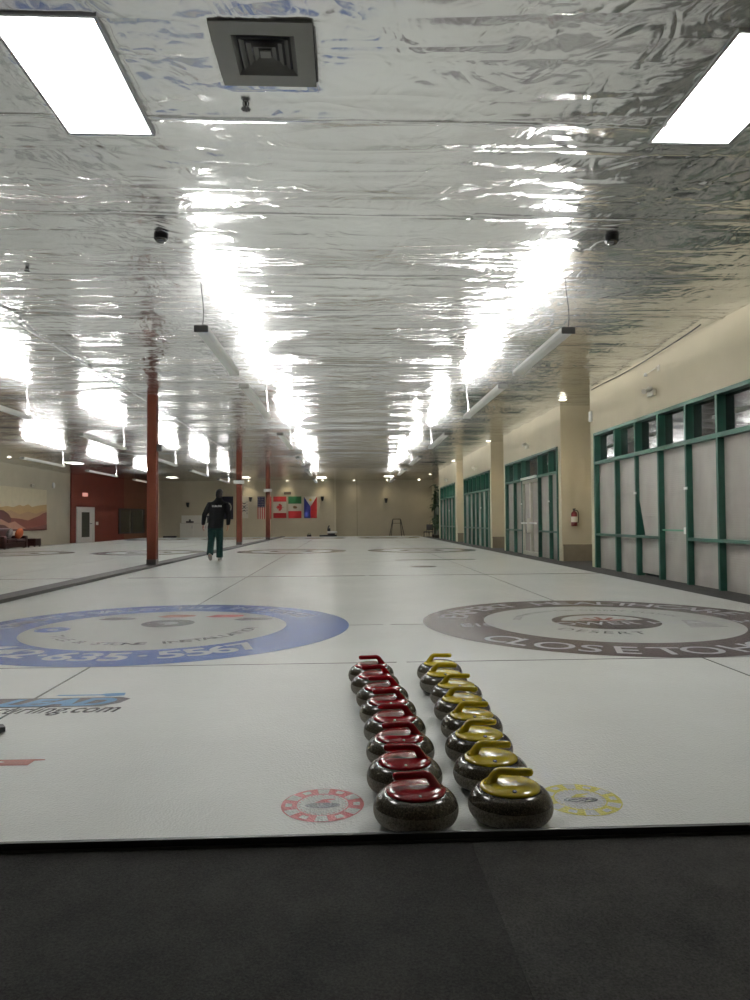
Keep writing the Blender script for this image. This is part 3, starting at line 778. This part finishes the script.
for k in range(0,13,2): fp(b,-w+k*sw,0,-w+(k+1)*sw,h if k > 6 else h-.78,.002)
b.build('stripes', FM['red'], t)
c = MB(); fp(c,-w,h-.78,-w+7*sw,h,.004); c = c.build('canton', FM['navy'], t)
b = MB()
for i in range(5):
    for j in range(6):
        cx, cz = -w+.06+i*.10, h-.08-j*.125
        poly(b,[(cx+(.028 if k%2==0 else .012)*math.cos(k*PI/5+PI/2),cz+(.028 if k%2==0 else .012)*math.sin(k*PI/5+PI/2)) for k in range(10)],.006)
b.build('stars', FM['white'], c)
t,w,h = flagbase('red and white maple leaf flag left of the green white and red flag',-5.14,-4.21,1.24,2.79)
fp(MB(),-w,0,w,h).build('cloth', FM['white'], t)
b = MB(); fp(b,-w,0,w,.37,.002); fp(b,-w,h-.37,w,h,.002); b.build('bands', FM['red'], t)
leaf = [(0,.30),(.06,.18),(.13,.22),(.10,.04),(.19,.13),(.21,.08),(.29,.09),(.26,.02),(.29,-.02),(.16,-.12),(.17,-.17),(.02,-.14),(.02,-.28)]
leaf = leaf+[(-x,y) for x,y in leaf[::-1] if x > 0]
poly(MB(),[(-y*.95,.78+x*.95) for x,y in leaf]).build('leaf', FM['red'], t)
t,w,h = flagbase('green, white and red banded flag with a small brown emblem',-4.07,-3.13,1.22,2.79)
fp(MB(),-w,0,w,h).build('cloth', FM['white'], t)
fp(MB(),-w,h-.52,w,h,.002).build('top_band', FM['green'], t); fp(MB(),-w,0,w,.52,.002).build('bottom_band', FM['red'], t)
poly(MB(),[(-.12+0.0,.74),(-.05,.70),(.10,.70),(.17,.76),(.14,.84),(.04,.88),(-.06,.90),(-.14,.84)]).build('emblem', FM['brown'], t)
t,w,h = flagbase('blue and red flag with a white triangle at its top',-2.95,-2.02,1.22,2.78)
fp(MB(),-w,0,0,h).build('blue_half', FM['blue'], t); fp(MB(),0,0,w,h).build('red_half', FM['red'], t)
tri = poly(MB(),[(-w,h),(0,h-.72),(w,h)],.003).build('triangle', FM['white'], t)
poly(MB(),[((.14 if k%2==0 else .07)*math.cos(k*PI/8),h-.25+(.14 if k%2==0 else .07)*math.sin(k*PI/8)) for k in range(16)],.006).build('sun', FM['yellow'], tri)
t = thing('wall_sign', 'small dark sign high on the far wall above the maple leaf flag', 'sign', (-4.13,FW-.012,2.93))
MB().box(-.25,-.02,0,.25,.01,.19).build('panel', M['black'], t)
b = MB()
for k in range(4): b.box(-.19+.1*k,-.024,.06,-.12+.1*k,-.02,.13)
b.build('lettering', FM['brown'], t)
def sconce(x, y, z, lab):
    t = thing('wall_lamp', lab, 'wall lamp', (x,y,z), 0, 'black wall lamps on the far wall')
    MB().box(-.06,-.03,-.14,.06,0,.14,bev=.01).build('back_plate', M['black'], t)
    MB().lathe([(.05,-.16),(.09,-.05),(.12,.12),(.13,.17),(.11,.17),(0,.15)],16,Matrix.Translation((0,-.14,0))).build('shade', M['black'], t)
    MB().tube([(0,-.02,0),(0,-.14,-.06)],.02,8).build('bracket', M['blackm'], t)
sconce(-6.75,FW-.002,2.58,'black wall lamp between the white flag and the striped flag')
sconce(-1.62,FW-.002,2.60,'black wall lamp right of the blue and red flag')
sconce(2.98,FY+.248,2.45,'black wall lamp above the metal walking frame')
sconce(-11.2,FW-.002,2.22,'black wall lamp above the white counter')

# white counter unit with things on it
ct = thing('counter_unit', 'low white counter with back panel against the far left wall', 'counter', (-10.2,50.62,FL))
M['wl'] = plain('white_laminate', L(226,224,214), .4, var=.03)
MB().box(-1.45,-.25,.08,1.45,.25,1.10).build('body', M['wl'], ct)
MB().box(-1.47,-.28,1.10,1.47,.25,1.15,bev=.008).build('worktop', M['offwhite'], ct)
MB().box(-1.45,.20,1.15,1.45,.25,1.68).build('back_panel', M['wl'], ct)
MB().box(-1.4,-.2,0,1.4,.22,.08).build('plinth', M['black'], ct)
for k in range(3):
    d = MB().box(-1.43+.96*k,-.268,.10,-.51+.96*k,-.25,1.07,bev=.004).build('door', M['wl'], ct)
    MB().box(-.62+.96*k,-.29,.75,-.58+.96*k,-.268,.95).build('handle', M['alum'], d)
cm = thing('coffee_machine', 'black and steel coffee machine on the white counter', 'coffee machine', (-9.55,50.55,FL+1.15))
MB().box(-.24,-.18,0,.24,.16,.05).box(-.24,.02,.05,.24,.16,.42).box(-.24,-.18,.36,.24,.16,.50,bev=.02).build('housing', M['black'], cm)
MB().lathe([(0,.06),(.09,.06),(.11,.10),(.09,.24),(.06,.26),(0,.26)],18,Matrix.Translation((0,-.09,0))).build('jug', M['alum'], cm, True)
bx = tag(MB().box(-11.25,50.45,FL+1.15,-10.75,50.72,FL+1.27,bev=.01).lathe([(0,0),(.06,0),(.07,.12),(0,.12)],14,Matrix.Translation((-11.0,50.58,FL+1.27))).build('condiment_tray', M['black']), 'small dark tray with a cup on the left end of the counter', 'tray')

# metal walking frame
wk = thing('walking_frame', 'thin dark metal walking frame standing by the far wall', 'frame', (3.63,49.6,FL))
k_ = 49.6/48
b = MB(); b.tube([(-.54,-.2,0),(-.50,-.17,.2),(-.29,.0,1.26),(-.25,.0,1.31),(.25,.0,1.31),(.29,.0,1.26),(.50,-.17,.2),(.54,-.2,0)],.024,8).build('front_hoop', M['blackm'], wk)
for s in (-1,1):
    MB().tube([(s*.26,.0,1.30),(s*.33,.25,.5),(s*.38,.4,0)],.022,8).build('rear_leg', M['blackm'], wk)
    MB().lathe([(0,0),(.035,0),(.03,.05),(0,.05)],10,Matrix.Translation((s*.54,-.2,0))).build('rubber_foot', M['black'], wk)
MB().tube([(-.335,-.05,1.02),(.335,-.05,1.02)],.014,8).build('cross_bar', M['blackm'], wk)

# floor scrubber like thing by the far wall
fs = thing('scrubber_cart', 'low ice scraper cart with white tray and black upright by the far wall', 'cart', (-1.15,48.9,FL))
MB().box(-.62,-.3,.10,.58,.3,.26,bev=.03).build('chassis', M['black'], fs)
MB().box(-.10,-.32,.36,.60,.32,.50,bev=.05).build('white_tray', M['white'], fs)
MB().box(-.05,-.1,.26,.45,.1,.36).build('tray_stand', M['black'], fs)
MB().tube([(.02,0,.45),(-.02,0,.75),(.06,0,.90)],.05,10).box(-.08,-.1,.50,.14,.1,.72,bev=.03).build('motor_upright', M['black'], fs)
for x in (-.5,.48):
    for y in (-.28,.28):
        MB().lathe([(0,-.03),(.09,-.03),(.1,-.02),(.1,.02),(.09,.03),(0,.03)],16,Matrix.Translation((x,y,.1))@Matrix.Rotation(PI/2,4,'X')).build('wheel', M['black'], fs)
tg = thing('tool_bag', 'small dark bag on the floor below the flags', 'bag', (-2.55,50.3,FL))
MB().box(-.16,-.12,0,.16,.12,.26,bev=.05).build('body', M['black'], tg); MB().tube(bez([(-.1,0,.24),(-.08,0,.40),(.08,0,.40),(.1,0,.24)],10),.012,8).build('handle', M['black'], tg)
tw = thing('trolley_base', 'low black wheeled base on the floor left of the counter', 'trolley', (-12.3,50.2,FL))
MB().box(-.45,-.2,.12,.45,.2,.24,bev=.02).build('deck', M['black'], tw)
for x in (-.35,.35): MB().lathe([(0,-.12),(.06,-.12),(.06,.12),(0,.12)],14,Matrix.Translation((x,0,.06))@Matrix.Rotation(PI/2,4,'X')).build('wheel', M['black'], tw)

# plants and dark chairs in the far right corner
M['leaf'] = plain('dark_leaf', L(38,62,36), .5, var=.3, scale=20)
M['pot'] = plain('dark_pot', L(46,38,32), .5)
def plant(x, y, z0, h, spread, nl, lab, ll=.5, droop=.5, mat='leaf', trunk=.03):
    t = thing('potted_plant', lab, 'plant', (x,y,z0))
    MB().lathe([(0,0),(.17,0),(.22,.32),(.20,.34),(0,.30)],20).build('pot', M['pot'], t, True, .6)
    MB().tube(bez([(0,0,.3),(.04,0,h*.4),(-.05,.02,h*.7),(0,0,h*.95)],10),[trunk*(1.2-.07*i) for i in range(11)],8).build('stem', M['pot'], t)
    rnd = random.Random(int(x*100)+int(h*10)); b = MB()
    for k in range(nl):
        a = rnd.uniform(0,2*PI); e = rnd.uniform(.2,1.3); zz = h*rnd.uniform(.55,1.0) ; l = ll*rnd.uniform(.7,1.2); w = l*.16
        d = Vector((math.cos(a)*math.cos(e),math.sin(a)*math.cos(e),math.sin(e))); s_ = Vector((-math.sin(a),math.cos(a),0))
        o = Vector((0,0,zz)); rings = []
        for i in range(6):
            q = i/5; p = o+d*l*q*spread+Vector((0,0,-droop*l*q*q)); ww = w*math.sin(PI*min(.97,q*.9+.08))
            up = d.cross(s_)*.006
            rings.append([p-s_*ww+up, p+up*3, p+s_*ww+up, p-up])
        b.loft(rings)
    b.build('foliage', M[mat], t); return t
plant(5.56,43.4,FL,3.3,1.0,60,'tall dark leafed plant by the far right corner window',.6,.7)
plant(5.58,42.3,FL,1.35,1.0,70,'short bushy potted plant below the tall plant at the right',.75,.6)
def chair(x, y, rz, lab):
    t = thing('folding_chair', lab, 'chair', (x,y,FL), rz, 'dark chairs in the far right corner')
    MB().box(-.22,-.22,.44,.22,.22,.50,bev=.02).build('seat', M['black'], t)
    MB().box(-.22,.18,.58,.22,.23,.95,bev=.03).build('backrest', M['black'], t)
    for s in (-1,1):
        MB().tube([(s*.20,-.20,0),(s*.20,-.18,.46)],.014,8).build('leg', M['blackm'], t)
        MB().tube([(s*.20,.26,0),(s*.20,.2,.46),(s*.20,.21,.9)],.014,8).build('leg', M['blackm'], t)
chair(5.25,44.6,-.6,'dark chair in the far right corner standing left of the plants')
chair(5.40,45.6,-1.0,'dark chair in the far right corner standing behind the other chair')

# ------------------------------------------------------------------ left wall: mural, sofa, fittings
MW = {k: plain('mural_'+k, L(*c), .7, var=.05, scale=3) for k,c in dict(sky=(196,186,160),gold=(172,144,100),tan=(158,128,98),rose=(150,104,82),rust=(104,52,40),dark=(78,38,32),blush=(154,116,98)).items()}
mu = thing('wall_mural', 'wide painted mural of layered brown and gold mountains', 'mural', (LX,33.0,.62))
ml, mh = 6.45, 2.19
MY = Matrix(((0,0,1,0),(1,0,0,0),(0,1,0,0),(0,0,0,1)))         # x along the wall, y up, thickness into the room
MB().prism([(0,0),(ml,0),(ml,mh),(0,mh)],.0,.03,MY).build('sky', MW['sky'], mu)
def ridge(name, pts, mat, d): MB().prism([(0,0),(ml,0)]+[(x*ml,y*mh) for x,y in pts[::-1]],.03,.03+d,MY).build(name, MW[mat], mu)
ridge('gold_ridge', [(0,.52),(.15,.52),(.3,.56),(.4,.54),(.5,.60),(.56,.57),(.65,.62),(.72,.56),(.82,.60),(.92,.62),(1,.64)], 'gold', .004)
ridge('tan_ridge', [(0,.46),(.2,.40),(.35,.47),(.5,.38),(.65,.45),(.8,.40),(.9,.46),(1,.50)], 'tan', .008)
ridge('rust_ridge', [(0,.30),(.1,.36),(.2,.33),(.35,.30),(.5,.28),(.65,.24),(.75,.30),(.85,.35),(.93,.42),(1,.45)], 'rust', .012)
ridge('dark_arch', [(0,.34),(.06,.44),(.14,.48),(.24,.46),(.32,.38),(.36,.28),(.36,.0)], 'dark', .016)
ridge('blush_ridge', [(0,.20),(.1,.28),(.2,.27),(.32,.18),(.42,.22),(.5,.14),(.6,.06),(.62,0)], 'blush', .020)
ridge('dark_foot', [(0,.10),(.12,.16),(.25,.14),(.35,.05),(.5,.04),(.7,.06),(.85,.10),(1,.14)], 'dark', .024)
t = tag(MB().lathe([(0,0),(.17,0),(.17,.03),(.14,.05),(0,.06)],24,Matrix.Translation((LX,40.4,3.12))@Matrix.Rotation(PI/2,4,'Y')).build('wall_speaker', M['white']), 'round white disc on the wall right of the mural', 'speaker')
t = tag(MB().box(LX,37.5,2.90,LX+.10,37.75,3.05,bev=.02).tube([(LX+.05,37.62,3.05),(LX+.14,37.62,2.98),(LX+.16,37.62,2.9)],.03,8).build('picture_lamp', M['offwhite']), 'small pale lamp on the wall just above the mural', 'lamp')
# sofa
M['leather'] = plain('oxblood_leather', L(52,22,20), .35, var=.15, scale=6)
M['plaid'] = plain('orange_cushion_cloth', L(176,84,40), .8, var=.35, scale=24)
M['bw'] = plain('black_white_cushion_cloth', L(110,104,104), .8, var=.7, scale=9)
so = thing('sofa', 'dark oxblood leather sofa below the mural', 'sofa', (-15.75,33.6,FL), PI/2)
for q in (-1,1): MB().box(q*1.05-.14,-.45,.06,q*1.05+.14,.45,.62,bev=.06).build('armrest', M['leather'], so)
MB().box(-.93,-.42,.08,.93,.30,.30,bev=.02).build('base', M['leather'], so)
for q in (-1,1): MB().box(q*.46-.45,-.46,.30,q*.46+.45,.22,.48,bev=.05).build('seat_cushion', M['leather'], so)
MB().box(-.93,.20,.30,.93,.45,.98,bev=.08).build('backrest', M['leather'], so)
for q in (-1,1):
    for r in (-.38,.38): MB().box(q*1.0-.04,r-.04,0,q*1.0+.04,r+.04,.07).build('foot', M['black'], so)
def cushion(loc, rz, mat, lab):
    c = MB(); c.sphere((0,0,.26),(.27,.12,.26),24,14)
    o = c.build('cushion', M[mat], None, True); o.location = loc; o.rotation_euler = (.25,0,rz); return tag(o, lab, 'cushion', 'cushions on the sofa')
cushion((-15.42,33.0,FL+.47),PI/2+.2,'bw','grey and white patterned cushion on the oxblood sofa')
cushion((-15.42,33.98,FL+.47),PI/2-.15,'plaid','orange patterned cushion on the oxblood sofa')
ot = thing('ottoman', 'low dark red leather footstool right of the sofa', 'footstool', (-15.35,35.3,FL))
MB().box(-.32,-.34,.10,.32,.34,.46,bev=.05).build('cushion', M['leather'], ot)
for sx in (-1,1):
    for sy in (-1,1): MB().box(sx*.26-.03,sy*.28-.03,0,sx*.26+.03,sy*.28+.03,.11).build('foot', M['black'], ot)
# exit sign and switch on the red wall
sx_ = on_red(84.6)
ex = thing('exit_sign', 'small lit red exit sign above the white door', 'sign', MR @ Vector((sx_,-.03,2.63)), rang)
MB().box(-.24,-.02,0,.24,.028,.22,bev=.01).build('case', M['exit'], ex)
place_text('lettering', 'EXIT', .19, lambda v: (v.x*1.0, -.024, v.y+.045), M['white'], ex, bold=.004)
tag(MB().box(on_red(97)-.12,-.03,.86,on_red(97)+.10,0,1.06,MR).build('switch_plate', M['white']), 'small white switch plate on the red wall right of the door', 'switch')

# ------------------------------------------------------------------ walking person, seen from behind
def rings_z(levels, n=24):
    return [[Vector((cx+rx*math.cos(2*PI*k/n), cy+ry*math.sin(2*PI*k/n), z)) for k in range(n)] for (z,cx,cy,rx,ry) in levels]
def remesh(o, vox, it=3):
    m = o.modifiers.new('r','REMESH'); m.mode = 'VOXEL'; m.voxel_size = vox
    s = o.modifiers.new('s','SMOOTH'); s.factor = .5; s.iterations = it
    dg = bpy.context.evaluated_depsgraph_get(); e = o.evaluated_get(dg); me = bpy.data.meshes.new_from_object(e)
    o.modifiers.clear(); old = o.data; mats = [x for x in old.materials]; o.data = me
    me.materials.clear()
    for x in mats: me.materials.append(x)
    me.polygons.foreach_set('use_smooth', [True]*len(me.polygons)); bpy.data.meshes.remove(old)
    return o
pr = thing('person', 'person walking away in black jacket and dark green trousers on the ice', 'person', (-3.36,18.45,0), .04)
# joints: left leg leads with the heel lifting, right leg trails; arms hang slightly out
LEGS = {-1: dict(hip=(-.095,0,.95), knee=(-.115,.07,.54), ank=(-.125,-.10,.185), toe=.14), 1: dict(hip=(.095,0,.95), knee=(.098,.07,.52), ank=(.10,.06,.10), toe=-.12)}
ARMS = {-1: dict(sh=(-.212,.0,1.46), el=(-.315,-.03,1.19), wr=(-.325,.04,.94)), 1: dict(sh=(.212,.0,1.46), el=(.310,-.04,1.19), wr=(.318,.0,.93))}
def lerp(a,b,t): return tuple(p+(q-p)*t for p,q in zip(a,b))
def limb(b, pts, rr, n=14): b.tube(pts, rr, n)
def foot_frame(s):
    ax, ay, az = LEGS[s]['ank']
    if s == 1: return Matrix.Translation((ax,ay,0))
    # trailing foot: heel lifted, resting on its toe
    return Matrix.Translation((ax,ay+.125,.035)) @ Matrix.Rotation(math.radians(-42),4,'X') @ Matrix.Translation((0,-.17,-.02))
body = MB()
body.loft(rings_z([(.84,0,0,.10,.09),(.92,0,0,.155,.115),(1.02,0,0,.155,.11),(1.12,0,0,.145,.10),(1.25,0,.01,.16,.115),(1.38,0,.005,.175,.12),(1.47,0,0,.17,.10),(1.53,0,0,.12,.075),(1.56,0,0,.07,.06)]))
body.tube([(0,0,1.50),(0,.012,1.58),(0,.025,1.66)],[.062,.056,.058],16)
hc = Vector((0,.035,1.728))
body.loft([[hc+Vector((rx*math.cos(2*PI*k/24), dy+ry*math.sin(2*PI*k/24), z)) for k in range(24)] for (z,dy,rx,ry) in
    ((-.125,.045,.030,.030),(-.10,.035,.052,.062),(-.06,.015,.066,.085),(-.01,.0,.074,.096),(.04,-.005,.077,.100),(.085,-.008,.066,.088),(.112,-.008,.040,.055),(.120,-.008,.012,.016))])
body.sphere(hc+Vector((0,.105,-.025)),(.014,.022,.022),10,8)        # nose
body.sphere(hc+Vector((0,.092,-.068)),(.026,.012,.010),10,8)        # mouth
for s in (-1,1):
    body.sphere(hc+Vector((s*.078,-.008,-.015)),(.010,.022,.034),10,8)   # ears
    body.sphere(hc+Vector((s*.032,.090,.005)),(.013,.010,.009),10,8)     # eyes
    l = LEGS[s]; limb(body,[(l['hip'][0],0,.98),lerp(l['hip'],l['knee'],.4),l['knee'],lerp(l['knee'],l['ank'],.35),l['ank'],(l['ank'][0],l['ank'][1],l['ank'][2]-.05)],[.085,.078,.055,.056,.038,.040])
    ax, ay, az = l['ank']; FR = foot_frame(s)
    body.loft([[FR @ p for p in r_] for r_ in rings_z([(.02,0,.05,.040,.11),(.05,0,.05,.042,.115),(.085,0,.02,.036,.07),(.11,0,0,.034,.05)])])
    a = ARMS[s]; limb(body,[lerp(a['sh'],(0,0,1.45),.4),a['sh'],lerp(a['sh'],a['el'],.5),a['el'],lerp(a['el'],a['wr'],.3),a['wr']],[.05,.055,.046,.038,.039,.026])
    w = Vector(a['wr']); dn = Vector((s*.01,.02,-1)).normalized()
    # palm: thin across x, broad along y
    body.loft([[w+dn*t+Vector((.014*k1*math.cos(2*PI*k/12), wy*math.sin(2*PI*k/12),0)) for k in range(12)] for (t,k1,wy) in ((-.01,1.2,.022),(.03,1.15,.036),(.07,1.1,.041),(.092,.9,.038))])
    for fi,(oy,ln) in enumerate(((.031,.068),(.011,.078),(-.010,.072),(-.030,.056))):
        p0 = w+dn*.082+Vector((0,oy,0)); inn = Vector((-s,0,0))
        p1 = p0+dn*ln*.45+inn*.004; p2 = p1+dn*ln*.33+inn*.014; p3 = p2+dn*ln*.24+inn*.020
        body.tube([p0,p1,p2,p3],[.0095,.0090,.0082,.0068],8)
    q0 = w+dn*.03+Vector((0,.032,0)); body.tube([q0,q0+dn*.03+Vector((-s*.010,.022,0)),q0+dn*.055+Vector((-s*.018,.028,0))],[.012,.0105,.008],8)
bo = remesh(body.build('body', M['skin'], pr), .0065, 3)
hair = MB(); hair.loft([[hc+Vector((rx*math.cos(2*PI*k/24), dy+ry*math.sin(2*PI*k/24), z)) for k in range(24)] for (z,dy,rx,ry) in
    ((-.105,-.046,.050,.044),(-.085,-.048,.070,.056),(-.04,-.040,.086,.076),(.0,-.030,.092,.085),(.045,-.014,.093,.104),(.09,-.010,.084,.102),(.125,-.010,.054,.068),(.138,-.010,.014,.018))])
hair.build('hair', M['hair'], pr, True)
jk = MB()
jk.loft(rings_z([(.845,0,-.005,.196,.150),(.87,0,-.005,.202,.155),(.95,0,0,.198,.150),(1.10,0,0,.196,.142),(1.25,0,.0,.205,.150),(1.36,0,0,.222,.152),(1.46,0,0,.215,.138),(1.52,0,0,.175,.118),(1.56,0,.0,.125,.100),(1.60,0,.010,.090,.088),(1.645,0,.018,.076,.078)]))
for s in (-1,1):
    a = ARMS[s]; limb(jk,[lerp(a['sh'],(0,0,1.44),.4),a['sh'],lerp(a['sh'],a['el'],.5),a['el'],lerp(a['el'],a['wr'],.5),a['wr']],[.085,.085,.076,.066,.058,.048],16)
jo = remesh(jk.build('jacket', M['jacket'], pr), .011, 4)
place_text('back_lettering', 'CURLING', .062, lambda v: (v.x*.95, -.158, 1.395+v.y), M['white'], jo, bold=.001)
tr = MB()
tr.loft(rings_z([(.80,0,0,.14,.12),(.86,0,0,.178,.135),(.98,0,0,.172,.128),(1.04,0,0,.165,.12)]))
for s in (-1,1):
    l = LEGS[s]; hx = l['hip'][0]
    limb(tr,[(hx*.9,0,.95),(hx,0,.84),lerp(l['hip'],l['knee'],.55),l['knee'],lerp(l['knee'],l['ank'],.5),(l['ank'][0],l['ank'][1],l['ank'][2]-.015)],[.092,.104,.100,.090,.086,.088],16)
remesh(tr.build('trousers', M['trousers'], pr), .011, 4)
for s in (-1,1):
    FR = foot_frame(s); mp = lambda lv: [[FR @ p for p in r_] for r_ in rings_z(lv)]
    u = MB(); u.loft(mp([(.028,0,.05,.050,.140),(.05,0,.05,.050,.138),(.085,0,.03,.046,.105),(.115,0,-.01,.043,.058),(.125,0,-.01,.040,.052)]))
    u = u.build('shoe', M['shoe'], pr, True)
    MB().loft(mp([(.0,0,.05,.050,.142),(.010,0,.05,.054,.147),(.034,0,.05,.053,.145)])).build('sole', M['sole'], u)
    MB().box(-.028,-.095,.045,.028,-.072,.085,FR,bev=.006).build('heel_tab', M['sole'], u)
def lean(o):
    for v in o.data.vertices: v.co.x += .095*max(0,v.co.z-.85)/.85
    for c in [k for k in SC.objects if k.parent == o]: lean(c)
for c in [k for k in SC.objects if k.parent == pr]: lean(c)

# ------------------------------------------------------------------ world, camera, colour
wd = bpy.data.worlds.new('World'); SC.world = wd; wd.use_nodes = True
wd.node_tree.nodes['Background'].inputs[0].default_value = (.05,.06,.07,1); wd.node_tree.nodes['Background'].inputs[1].default_value = .3
cam = bpy.data.cameras.new('Camera'); co = bpy.data.objects.new('Camera', cam); C.objects.link(co); SC.camera = co
f, yaw, pitch, roll = 705.305, .04257, .02917, -.00708
cam.sensor_fit = 'VERTICAL'; cam.sensor_height = 24; cam.lens = f/1000*24; cam.clip_start = .05; cam.clip_end = 200
fw = Vector((math.sin(yaw)*math.cos(pitch), math.cos(yaw)*math.cos(pitch), math.sin(pitch))); r = Vector((math.cos(yaw),-math.sin(yaw),0)); u = r.cross(fw)
r2 = r*math.cos(roll)+u*math.sin(roll); u2 = u*math.cos(roll)-r*math.sin(roll)
Mc = Matrix((r2,u2,-fw)).transposed().to_4x4(); Mc.translation = (0,0,1.01516); co.matrix_world = Mc
vs = SC.view_settings; vs.view_transform = 'Standard'; vs.look = 'None'; vs.exposure = .52; vs.gamma = 1; vs.use_curve_mapping = False
SC.cycles.max_bounces = 10; SC.cycles.diffuse_bounces = 5; SC.cycles.glossy_bounces = 5; SC.cycles.sample_clamp_indirect = 8
